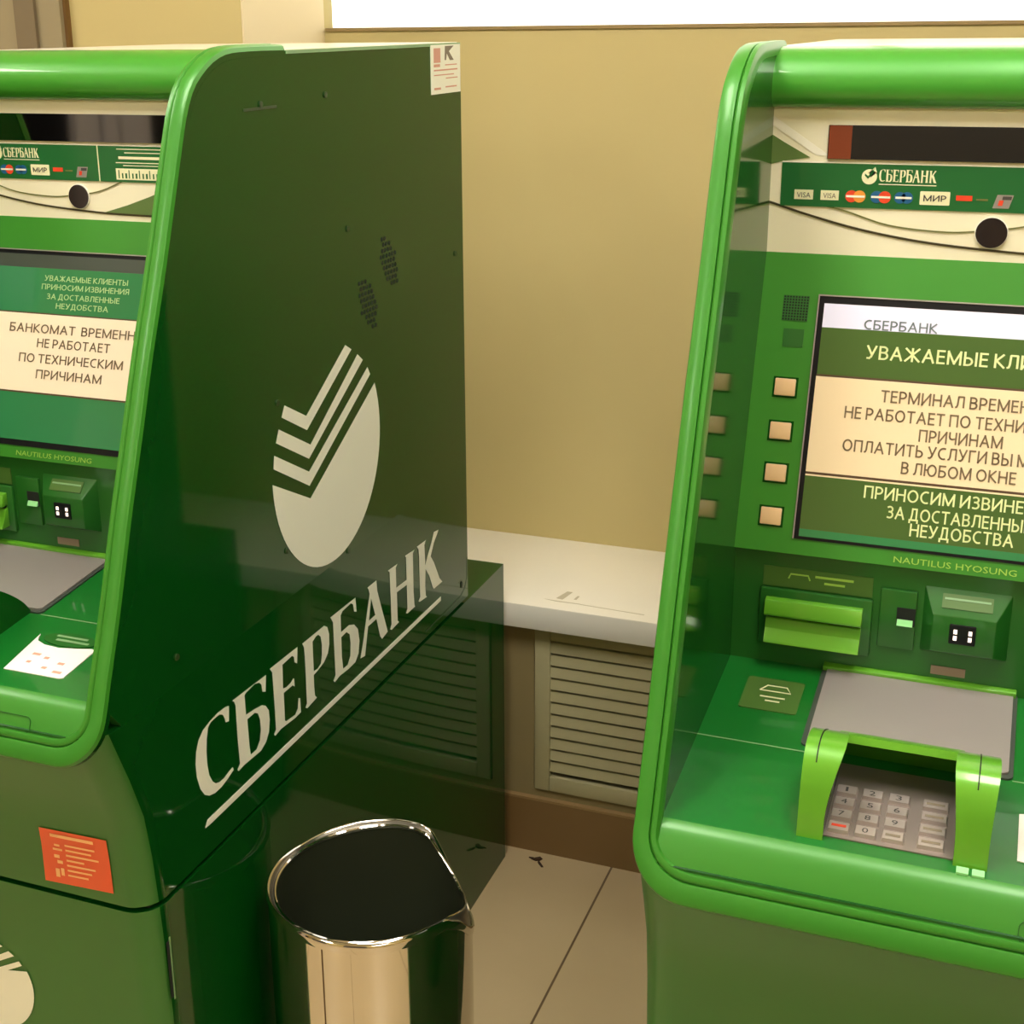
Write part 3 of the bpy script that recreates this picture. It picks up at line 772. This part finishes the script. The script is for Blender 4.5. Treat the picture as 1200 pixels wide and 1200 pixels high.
    for s in (0, 1):
        for i, zc in enumerate((1.1768, 1.1357, 1.0962, 1.0555)):
            uc = 0.0555 if s == 0 else W - 0.0555
            sbox('button_surround', uc - 0.0122, uc + 0.0122, zc - 0.0098, zc + 0.0098, -0.001, 0.0006, 'green_dark', root)
            sbox('function_button', uc - 0.0102, uc + 0.0102, zc - 0.0080, zc + 0.0080, 0.0, 0.0030, 'button', root, 0.001)
    sg = flat('speaker_grille', SP, [rect(0.0445, 0.0700, Z(1.2395), Z(1.2635))], 'moss', root, 0.0006)
    holes = []
    for i in range(9):
        for j in range(9): holes.append(disc(0.0460 + i * 0.0028, Z(1.2410) + j * 0.0028, 0.00095, 6))
    flat('speaker_holes', SP, holes, 'hole', sg, 0.0009, 0.0003)
    flat('small_plate', SP, [rect(0.0480, 0.0680, Z(1.2150), Z(1.2320))], 'moss', root, 0.0006)
    # --- module panel
    MY = 0.250
    box('module_panel', (I0, I1, MY, MY + 0.02, 0.885, 1.0225), 'moss', root)
    MP = Plane((0, MY, 0), (1, 0, 0), (0, 0, 1))
    pq = flat('receipt_plaque', MP, [rect(0.052, 0.1585, 0.984, 1.0045)], 'olive', root, 0.0012, 0.001)
    flat('plaque_print', MP, [ribbon([(0.077, 0.9935), (0.079, 0.9985), (0.096, 0.9985), (0.098, 0.9935)], 0.0016), rect(0.103, 0.140, 0.9972, 0.9996), rect(0.112, 0.132, 0.9912, 0.9935)], 'naut', pq, 0.0016, 0.0003)
    box('receipt_recess', (0.050, 0.160, 0.245, 0.251, 0.922, 0.982), 'moss', root, 0.002)
    prism('receipt_flap', [(0.246, 0.9735), (0.2375, 0.9725), (0.2335, 0.9585), (0.2345, 0.9565), (0.246, 0.9575)], 0.0565, 0.1515, 'lime', root, 0.0008)
    box('receipt_slot', (0.060, 0.149, 0.241, 0.246, 0.9535, 0.9570), 'black', root)
    prism('receipt_chute', [(0.246, 0.954), (0.240, 0.952), (0.238, 0.942), (0.232, 0.932), (0.230, 0.929), (0.246, 0.929)], 0.0580, 0.1508, 'lime', root, 0.0006)
    box('sensor_plate', (0.1665, 0.2010, 0.246, 0.251, 0.935, 0.9965), 'moss', root, 0.0015)
    sn = box('sensor_recess', (0.1830, 0.2005, 0.2452, 0.2462, 0.9605, 0.9790), 'hole', root)
    prism('sensor_lens', [(0.2455, 0.9615), (0.242, 0.9612), (0.2455, 0.9675)], 0.1838, 0.1985, 'clear', sn)
    # card reader: a bezel with a sloping brow
    bm = bmesh.new()
    o = [(0.2070, 1.0035), (0.2865, 1.0035), (0.2865, 0.9360), (0.2070, 0.9360)]
    q = [(0.2170, 0.9815), (0.2745, 0.9815), (0.2745, 0.9440), (0.2170, 0.9440)]
    vo = [bm.verts.new((u, MY, z_)) for u, z_ in o]
    vq = [bm.verts.new((u, 0.2330, z_)) for u, z_ in q]
    for i in range(4): bm.faces.new((vo[i], vo[(i + 1) % 4], vq[(i + 1) % 4], vq[i]))
    bm.faces.new(vq)
    bmesh.ops.bevel(bm, geom=bm.edges[:], offset=0.0012, segments=2, affect='EDGES', profile=0.5)
    rd = build('card_reader', bm, 'moss', root, 30)
    BP = Plane((0, 0.233, 0.9815), (1, 0, 0), (0, MY - 0.233, 1.0035 - 0.9815))
    flat('reader_label', BP, [rect(0.224, 0.270, 0.008, 0.0225)], 'olive', rd, 0.001)
    flat('reader_label_print', BP, [rect(0.226, 0.268, 0.0165, 0.0185)], 'edge', rd, 0.0014)
    box('card_slot', (0.2330, 0.2570, 0.2312, 0.234, 0.9545, 0.9745), 'black', rd, 0.001)
    for uu in (0.2370, 0.2505):
        for zz in (0.9590, 0.9655): box('slot_light', (uu, uu + 0.0032, 0.2304, 0.2314, zz, zz + 0.0042), 'lamp_dot', rd)
    box('small_label', (0.2190, 0.2510, MY - 0.001, MY, 0.9125, 0.9215), 'pink', root)
    # --- shelf and lip
    prism('shelf', [(MY, shelf_z(MY)), (-0.0335, shelf_z(-0.0335)), (-0.03, 0.85), (MY, 0.86)], I0, I1, 'green_shelf', root, smooth=None)
    prism('lip', [(-0.0335, shelf_z(-0.0335)), (-0.0385, 0.8725), (-0.0430, 0.8695), (-0.0462, 0.8655), (-0.0505, 0.8605), (-0.0600, 0.8410), (-0.045, 0.838), (-0.03, 0.85)], I0 + 0.001, I1 - 0.001, 'green', root, smooth=50)
    LP = Plane((0, -0.0602, 0.8410), (1, 0, 0), (0, 0.0095, 0.0195))
    flat('lip_plate_joint', LP, [ribbon(rrect(0.312, 0.410, -0.001, 0.0165, 0.006) + [rrect(0.312, 0.410, -0.001, 0.0165, 0.006)[0]], 0.0009)], 'moss', root, 0.0008, 0.0006)
    HS = Plane((0, -0.002, 0.877), (1, 0, 0), (0, 1, 0.0905))      # lies on the shelf; second coordinate = y + 0.002
    Y = lambda y: y + 0.002
    flat('shelf_joint', HS, [rect(I0, 0.1225, Y(0.0985), Y(0.0998))], 'edge', root, 0.0006)
    flat('shelf_joint', HS, [rect(0.300, I1, Y(0.1075), Y(0.1088))], 'edge', root, 0.0006)
    pl = flat('cash_plaque', HS, [rrect(0.049, 0.1045, Y(0.157), Y(0.2155), 0.003)], 'olive', root, 0.001, 0.001)
    flat('plaque_print', HS, [ribbon([(0.064, Y(0.192)), (0.070, Y(0.202)), (0.089, Y(0.202)), (0.094, Y(0.192)), (0.064, Y(0.192))], 0.0016), rect(0.066, 0.090, Y(0.180), Y(0.182)), rect(0.072, 0.086, Y(0.173), Y(0.175))], 'c_cream', pl, 0.0014, 0.0003)
    fr = flat('cash_tray_frame', HS, [rrect(0.1165, 0.3005, Y(0.108), Y(0.2535), 0.006)], 'frame_grey', root, 0.002, 0.002)
    flat('cash_tray_lid', HS, [rrect(0.1215, 0.2965, Y(0.113), Y(0.2515), 0.006)], 'steel', root, 0.0040, 0.003)
    prism('tray_bar', [(0.250, 0.9000), (0.2445, 0.9005), (0.2435, 0.9065), (0.250, 0.9085)], 0.1170, 0.2990, 'lime', root, 0.0008)
    # sticker with the oval badge
    st = flat('instruction_sticker', HS, [[(0.3280, Y(0.0670)), (0.3350, Y(0.0560)), (0.3500, Y(0.0500)), (0.3700, Y(0.0490)), (0.3880, Y(0.0520)), (0.4080, Y(0.0570)), (0.4150, Y(0.0560)), (0.4150, Y(-0.0030)), (0.4110, Y(-0.0060)), (0.3390, Y(-0.0060)), (0.3070, Y(-0.004)), (0.3070, Y(0.0600))] if right else
              [(0.3300, Y(0.0690)), (0.3360, Y(0.0560)), (0.3500, Y(0.0500)), (0.3700, Y(0.0485)), (0.3880, Y(0.0520)), (0.4070, Y(0.0570)), (0.4130, Y(0.0560)), (0.4140, Y(-0.0030)), (0.4100, Y(-0.0055)), (0.3390, Y(-0.0055))]], 'white', root, 0.0012, 0.001)
    marks = [rect(0.350 + a, 0.350 + a + w_, Y(b), Y(b + 0.004)) for a, b, w_ in ((0.0, 0.028, 0.010), (0.018, 0.024, 0.006), (0.004, 0.012, 0.005), (0.028, 0.006, 0.006), (0.040, 0.018, 0.008), (0.045, 0.002, 0.011))]
    flat('sticker_print', HS, marks, 'ink_red', st, 0.0016, 0.0003)
    bg = flat('oval_badge', HS, [disc(0.3720, Y(0.0660), 0.034, 28, 0.0135)], 'moss', root, 0.0014, 0.001)
    flat('badge_print', HS, [rect(0.352, 0.392, Y(0.0690), Y(0.0725)), rect(0.356, 0.398, Y(0.0610), Y(0.0650))], 'edge', bg, 0.0018, 0.0003)
    # --- keypad and guard
    kp = flat('keypad', HS, [rect(0.1545, 0.2590, Y(-0.0185), Y(0.0900))], 'pad', root, 0.0015, 0.0015)
    digits = {(0, 3): '1', (1, 3): '2', (2, 3): '3', (0, 2): '4', (1, 2): '5', (2, 2): '6', (0, 1): '7', (1, 1): '8', (2, 1): '9', (1, 0): '0'}
    for r_ in range(4):
        for c_ in range(4):
            uc = (0.1668, 0.1885, 0.2105, 0.2405)[c_]
            yc = -0.0068 + r_ * 0.0178
            hw = 0.0090 if c_ < 3 else 0.0108
            bm = bmesh.new()
            lo = [bm.verts.new(HS.at(a, Y(b), 0.0015)) for a, b in rect(uc - hw, uc + hw, yc - 0.0064, yc + 0.0064)]
            hi = [bm.verts.new(HS.at(a, Y(b), 0.0050)) for a, b in rect(uc - hw + 0.001, uc + hw - 0.001, yc - 0.0055, yc + 0.0055)]
            bm.faces.new(hi)
            for i in range(4): bm.faces.new((lo[i], lo[(i + 1) % 4], hi[(i + 1) % 4], hi[i]))
            bmesh.ops.recalc_face_normals(bm, faces=bm.faces)
            dg = digits.get((c_, r_))
            ink = 'ink_dark'
            if dg:
                add_text(bm, dg, HS, uc - (0.0012 if dg == '1' else 0.0028), uc + (0.001 if dg == '1' else 0.0022), Y(yc - 0.0035), 0.0068, 0.0054, 0.01, mi=1)
            else:
                ink = 'c_red' if c_ == 0 else 'ink'
                hw_ = 0.006 if c_ < 3 else 0.0075
                add_flat(bm, HS, rect(uc - hw_, uc + hw_, Y(yc - 0.0015), Y(yc + 0.0016)), 0.0053, 0.0002, mi=1)
            build('key', bm, ['key', ink], kp, fix=False)
    gp = spline([(-0.0245, 0.8745), (-0.0215, 0.900), (-0.0170, 0.924), (-0.0085, 0.9415), (0.0060, 0.9495), (0.030, 0.9465), (0.063, 0.9315), (0.0955, 0.9065), (0.1115, 0.886)], 5)
    gpz = [p for p in gp]
    gd = empty('keypad_guard', (0, 0, 0))
    gd.parent = root
    for a0, a1 in ((0.1345, 0.1560), (0.2590, 0.2850)):
        w0, w1 = a0, a1
        bm = bmesh.new()
        add_prism(bm, gpz + [(0.10, 0.884), (-0.02, 0.873)], w0, w1)
        for v in bm.verts:
            t_ = min(max((v.co.z - 0.892) / 0.057, 0), 1) ** 1.6
            left_post = a0 < 0.2
            if abs(v.co.x - w1) < 1e-5: v.co.x += (0.0110 if left_post else 0.0030) * t_
            elif abs(v.co.x - w0) < 1e-5: v.co.x -= (0.0 if left_post else 0.0055) * t_
        bm.normal_update()
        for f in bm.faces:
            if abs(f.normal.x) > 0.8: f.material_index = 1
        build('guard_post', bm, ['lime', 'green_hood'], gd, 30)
        mid = (a0 + a1) / 2
        bm = bmesh.new()
        seg = [p for p in gpz if p[0] > -0.012 and p[0] < 0.07]
        add_prism(bm, [(y, z_ + 0.0006) for y, z_ in seg] + [(y, z_ - 0.002) for y, z_ in seg[::-1]], mid - 0.0005, mid + 0.0005)
        build('guard_groove', bm, 'hole', gd)
    bm = bmesh.new()
    add_prism(bm, [(0.0500, 0.9290), (0.0530, 0.9350), (0.063, 0.9330), (0.0955, 0.9075), (0.1115, 0.888), (0.1060, 0.887), (0.0900, 0.905), (0.060, 0.9270)], 0.1560, 0.2590)
    build('guard_top', bm, 'lime', gd, 30)
    for uu in (0.262, 0.274):
        bx = flat('clear_clip', HS, [rect(uu, uu + 0.0095, Y(-0.0345), Y(-0.0265))], 'clear', gd, 0.002, 0.002)
    # --- badges on the outside
    FP = Plane((0, 0.002, 0), (1, 0, 0), (0, 0, 1))
    sc = 0.455
    lg = logo_polys(sc, W / 2, 0.455)
    bm = bmesh.new()
    for p_ in lg:
        vv = [bm.verts.new((a, yfront(b) - 0.0012, b)) for a, b in p_]
        bm.faces.new(vv[::-1])
    bmesh.ops.triangulate(bm, faces=bm.faces)
    build('front_emblem', bm, 'white_print', root, label='cream round emblem with a tick on the front door', fix=False)
    if not right:
        SD = Plane((W, 0, 0), (0, 1, 0), (0, 0, 1))
        lg = logo_polys(1.0, 0.459, 1.0)
        bm = bmesh.new()
        for p_ in lg:
            holed(bm, SD, p_, [], 0.0006)
        build('side_emblem', bm, 'white_print', root, label='large cream round emblem with three tick stripes', fix=False)
        sl = flat('underline', SD, [[(0.1125, 0.6475), (0.121, 0.6465), (0.812, 0.6485), (0.812, 0.6555), (0.118, 0.6550)]], 'white_print', root)
        for L in LETTERS:
            bm = bmesh.new()
            holed(bm, SD, L[0], L[1:], 0.0006)
            build('letter', bm, 'white_print', root, fix=False)
        vt = []
        vr = []
        for i in range(-9, 10):
            for j in range(-9, 10):
                a = (i + (0.5 if j % 2 else 0)) * 0.0092
                b = j * 0.0080
                rr = math.hypot(a, b)
                if rr < 0.064 and rr > 0.020:
                    ang = math.degrees(math.atan2(b, a))
                    if -12 < ang < 78: vt.append(disc(0.6225 + a, 1.1925 + b, 0.0031, 8))
                    elif ang > 168 or ang < -102: vr.append(disc(0.6225 + a, 1.1925 + b, 0.0031, 8))
        flat('vent_holes', SD, vt, 'hole', root, 0.0005, 0.0004, label='upper cluster of small dark vent holes')
        flat('vent_holes', SD, vr, 'hole', root, 0.0005, 0.0004, label='lower cluster of small dark vent holes')
        for yy, zz in ((0.332, 1.442), (0.489, 1.4447), (0.535, 1.2765), (0.332, 1.0975), (0.334, 0.908), (0.499, 0.848), (0.085, 0.8756), (0.896, 1.19)):
            flat('screw', SD, [disc(yy, zz, 0.0038, 12)], 'screw', root, 0.0016, 0.0015)
        flat('latch', SD, [rect(0.294, 0.368, 1.4362, 1.4392)], 'screw', root, 0.0006)
        SB = Plane((W, 0, 0), (0, 1, 0), (0, 0, 1))
        flat('panel_corner', SB, [ribbon([(0.750, 0.6215), (0.86, 0.6215), (0.895, 0.6225), (0.915, 0.630), (0.925, 0.645), (0.927, 0.68)], 0.0022)], 'screw', root, 0.0005, 0.0004)
        flat('screw', SB, [disc(0.8995, 0.6420, 0.0032, 10, 0.006)], 'hole', root, 0.001)
        ks = flat('door_slot', SB, [rect(0.0195, 0.0245, 0.482, 0.556)], 'hole', root, 0.0006)
        flat('slot_edge', SB, [rect(0.0245, 0.0265, 0.478, 0.560)], 'edge', ks, 0.0012, 0.0008)
        # white inventory label in the top corner
        lb = flat('inventory_label', SB, [rect(0.8160, 0.9262, 1.4285, 1.4965)], 'white_print', root, 0.0010, 0.001)
        flat('label_print', SB, [[(0.866, 1.4750), (0.871, 1.4750), (0.874, 1.4845), (0.886, 1.4745), (0.900, 1.4745), (0.882, 1.4870), (0.900, 1.4945), (0.868, 1.4945)]], 'ink', lb, 0.0014, 0.0003)
        flat('label_print', SB, [rect(0.826, 0.850, 1.4720, 1.4920), rect(0.826, 0.848, 1.4660, 1.4700)], 'ink_red', lb, 0.0013, 0.0003)
        flat('label_print', SB, [rect(0.868, 0.912, 1.4675, 1.4690), rect(0.826, 0.914, 1.4605, 1.4625), rect(0.826, 0.900, 1.4540, 1.4555), rect(0.870, 0.914, 1.4490, 1.4505), rect(0.826, 0.850, 1.4345, 1.4375), rect(0.868, 0.910, 1.4365, 1.4385)], 'ink_red', lb, 0.0013, 0.0003)
        # orange sticker on the curved front
        o4 = [(0.3660, 0.6945), (0.4545, 0.6975), (0.4515, 0.6260), (0.3605, 0.6215)]
        def onfront(name, polys, m, par, h):
            bm = bmesh.new()
            for p_ in polys:
                n = 6
                (a, b, c, d_) = [Vector(t) for t in p_]
                rows = []
                for i in range(n + 1):
                    t = i / n
                    l, r2 = a.lerp(d_, t), b.lerp(c, t)
                    rows.append([bm.verts.new((q_.x, yfront(q_.y) - h, q_.y)) for q_ in (l, r2)])
                for i in range(n): bm.faces.new((rows[i][0], rows[i + 1][0], rows[i + 1][1], rows[i][1]))
            return build(name, bm, m, par, fix=False)
        def sub(s0, s1, t0, t1):
            a, b, c, d_ = [Vector(t) for t in o4]
            f = lambda s, t: tuple((a.lerp(b, s)).lerp(d_.lerp(c, s), t))
            return [f(s0, t0), f(s1, t0), f(s1, t1), f(s0, t1)]
        rs = onfront('orange_sticker', [sub(0, 1, 0, 1)], 'red', root, 0.0012)
        rs['label'] = 'orange red notice sticker on the curved front'
        pr = [sub(0.16, 0.80, 0.07, 0.13)]
        for i, (a, b) in enumerate(((0.36, 0.80), (0.36, 0.74), (0.36, 0.84), (0.36, 0.62), (0.36, 0.78), (0.36, 0.72), (0.36, 0.66))): pr.append(sub(a, b, 0.24 + i * 0.093, 0.275 + i * 0.093))
        onfront('sticker_print', pr, 'red_ink', rs, 0.0018)
        pic = [sub(0.20, 0.28, 0.26, 0.30), sub(0.17, 0.31, 0.34, 0.38), sub(0.18, 0.26, 0.46, 0.52), sub(0.22, 0.30, 0.56, 0.62), sub(0.18, 0.24, 0.72, 0.88), sub(0.26, 0.31, 0.70, 0.84)]
        onfront('sticker_pictogram', pic, 'red_ink', rs, 0.0018)
    else:
        bm = bmesh.new()
        kc = (0.1235, 0.507)
        add_flat(bm, Plane((0, yfront(0.507), 0), (1, 0, 0), (0, 0, 1)), disc(kc[0], kc[1], 0.0135, 24), 0.004, 0.004)
        kl = build('lock', bm, 'hole', root)
    return root

D, DY = 1.04188, -0.00677
make_machine(-W, 0.0, 'left green cash machine, its dark side wall bearing a round emblem and white lettering', False)
make_machine(D - W, DY, 'right green cash machine with metal keypad under a guard and beige function buttons', True)

# ---------------------------------------------------------------- chrome bin
BC, BR, BH = (0.1445, 0.2395), 0.1245, 0.535
bn = empty('waste_bin', (BC[0], BC[1], 0), label='round polished steel waste bin with an uneven rim beside the left machine', cat='bin')
RIM = [(-180, 0.530), (-120, 0.534), (-90, 0.530), (-60, 0.529), (-30, 0.532), (-19, 0.530), (-6, 0.512), (6, 0.486), (20, 0.466), (36, 0.462), (46, 0.470), (60, 0.490), (68, 0.512), (76, 0.535), (84, 0.539), (97, 0.539), (130, 0.534), (160, 0.528), (180, 0.530)]
RIMI = [(-180, 0.528), (-90, 0.527), (-30, 0.527), (-11, 0.522), (2, 0.512), (20, 0.496), (40, 0.490), (52, 0.499), (64, 0.513), (75, 0.533), (84, 0.537), (97, 0.537), (130, 0.531), (180, 0.528)]
RI = 0.1150
def rim_z(deg):
    d = (deg + 180) % 360 - 180
    for (a, za), (b, zb) in zip(RIM[:-1], RIM[1:]):
        if a <= d <= b: return za + (zb - za) * (d - a) / (b - a)
    return BH
N = 144
def shell(bm, r, zlo, flip=False, dz=0.0):
    lo, hi = [], []
    for i in range(N):
        dg = 360.0 * i / N
        t = math.radians(dg)
        lo.append(bm.verts.new((r * math.cos(t), r * math.sin(t), zlo)))
        hi.append(bm.verts.new((r * math.cos(t), r * math.sin(t), rim_z(dg) + dz)))
    for i in range(N):
        j = (i + 1) % N
        f = (lo[i], lo[j], hi[j], hi[i])
        bm.faces.new(f[::-1] if flip else f)
    return lo, hi
bm = bmesh.new()
lo, hi = shell(bm, BR, 0.012)
bm.faces.new(lo[::-1])
build('body', bm, 'chrome', bn, 40, fix=False)
def inner_z(deg):
    d = (deg + 180) % 360 - 180
    for (a, za), (b, zb) in zip(RIMI[:-1], RIMI[1:]):
        if a <= d <= b: return za + (zb - za) * (d - a) / (b - a)
    return 0.528
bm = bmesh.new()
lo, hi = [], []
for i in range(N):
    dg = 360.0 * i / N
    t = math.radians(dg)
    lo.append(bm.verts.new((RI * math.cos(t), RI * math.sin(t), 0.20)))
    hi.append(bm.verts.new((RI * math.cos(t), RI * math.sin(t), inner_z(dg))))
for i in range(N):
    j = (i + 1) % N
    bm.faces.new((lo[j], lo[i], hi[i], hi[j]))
build('inner_wall', bm, 'chrome_shaded', bn, 40, fix=False)
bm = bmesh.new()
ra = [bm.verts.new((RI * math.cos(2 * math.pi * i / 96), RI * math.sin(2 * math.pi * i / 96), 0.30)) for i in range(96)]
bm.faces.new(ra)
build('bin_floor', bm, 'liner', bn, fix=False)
bm = bmesh.new()
rows = []
for i in range(N):
    dg = 360.0 * i / N
    t = math.radians(dg)
    zo, zi = rim_z(dg), inner_z(dg)
    sec = [(BR + 0.0004, zo - 0.012), (BR + 0.0022, zo - 0.003), (BR + 0.0016, zo), (BR - 0.0006, zo + 0.0018), (BR - 0.003, zo + 0.0008)]
    for k in range(1, 4): sec.append((BR - 0.003 + (RI + 0.0022 - BR + 0.003) * k / 4, zo + (zi - zo) * k / 4 - 0.0012))
    sec += [(RI + 0.0024, zi + 0.0004), (RI + 0.0006, zi + 0.0014), (RI - 0.0012, zi), (RI - 0.0006, zi - 0.004), (RI + 0.003, zi - 0.006)]
    rows.append([bm.verts.new((r_ * math.cos(t), r_ * math.sin(t), z_)) for r_, z_ in sec])
for i in range(N):
    a, b = rows[i], rows[(i + 1) % N]
    for k in range(len(a) - 1): bm.faces.new((a[k], b[k], b[k + 1], a[k + 1])).material_index = 1 if 4 <= k <= 7 else 0
M['rim_tone'] = mat('dim_reflection_rim', (0.16, 0.145, 0.115, 1), 0.3, 0.8)  # dim brownish reflection of the flange put into its colour
build('rim', bm, ['chrome', 'rim_tone'], bn, 60)
bm = bmesh.new()
r0 = [(BR + 0.003) , 0.0]
ra = [bm.verts.new(((BR + 0.002) * math.cos(2 * math.pi * i / 96), (BR + 0.002) * math.sin(2 * math.pi * i / 96), 0.0)) for i in range(96)]
rb = [bm.verts.new((v.co.x, v.co.y, 0.013)) for v in ra]
for i in range(96): bm.faces.new((ra[i], ra[(i + 1) % 96], rb[(i + 1) % 96], rb[i]))
bm.faces.new(ra); bm.faces.new(rb)
build('base_ring', bm, 'black', bn, 40)
ts = math.radians(-91)
bm = bmesh.new()
c, s = math.cos(ts), math.sin(ts)
for zz in (0.02,):
    rr = BR + 0.0004
    v = [bm.verts.new((rr * math.cos(ts + d_), rr * math.sin(ts + d_), z_)) for d_, z_ in ((-0.006, 0.015), (0.006, 0.015), (0.006, BH - 0.006), (-0.006, BH - 0.006))]
    bm.faces.new(v)
M['reflection_tone'] = mat('reflection_brown', lin(96, 74, 50), 0.4, 0.6)
build('painted_reflection_line', bm, 'reflection_tone', bn, fix=False)  # brown vertical reflection painted on the steel as a strip

# ---------------------------------------------------------------- scrap on the floor
bm = bmesh.new()
for poly in ([(0.0, 0.0), (0.010, -0.003), (0.018, 0.001), (0.021, 0.008), (0.016, 0.012), (0.008, 0.006)], [(0.016, -0.002), (0.020, -0.004), (0.031, -0.017), (0.027, -0.019), (0.018, -0.010)], [(-0.006, 0.003), (0.004, 0.001), (0.004, 0.005)]):
    a = [bm.verts.new((x, y, 0.0003)) for x, y in poly]
    b = [bm.verts.new((x * 0.9, y * 0.9, 0.003)) for x, y in poly]
    bm.faces.new(a); bm.faces.new(b)
    for i in range(len(poly)): bm.faces.new((a[i], a[(i + 1) % len(poly)], b[(i + 1) % len(poly)], b[i]))
sp = build('floor_scrap', bm, 'debris')
sp.location = (0.050, 1.108, 0.0)
tag(sp, 'tiny dark brown scrap lying on the tiled floor by the baseboard', 'litter')
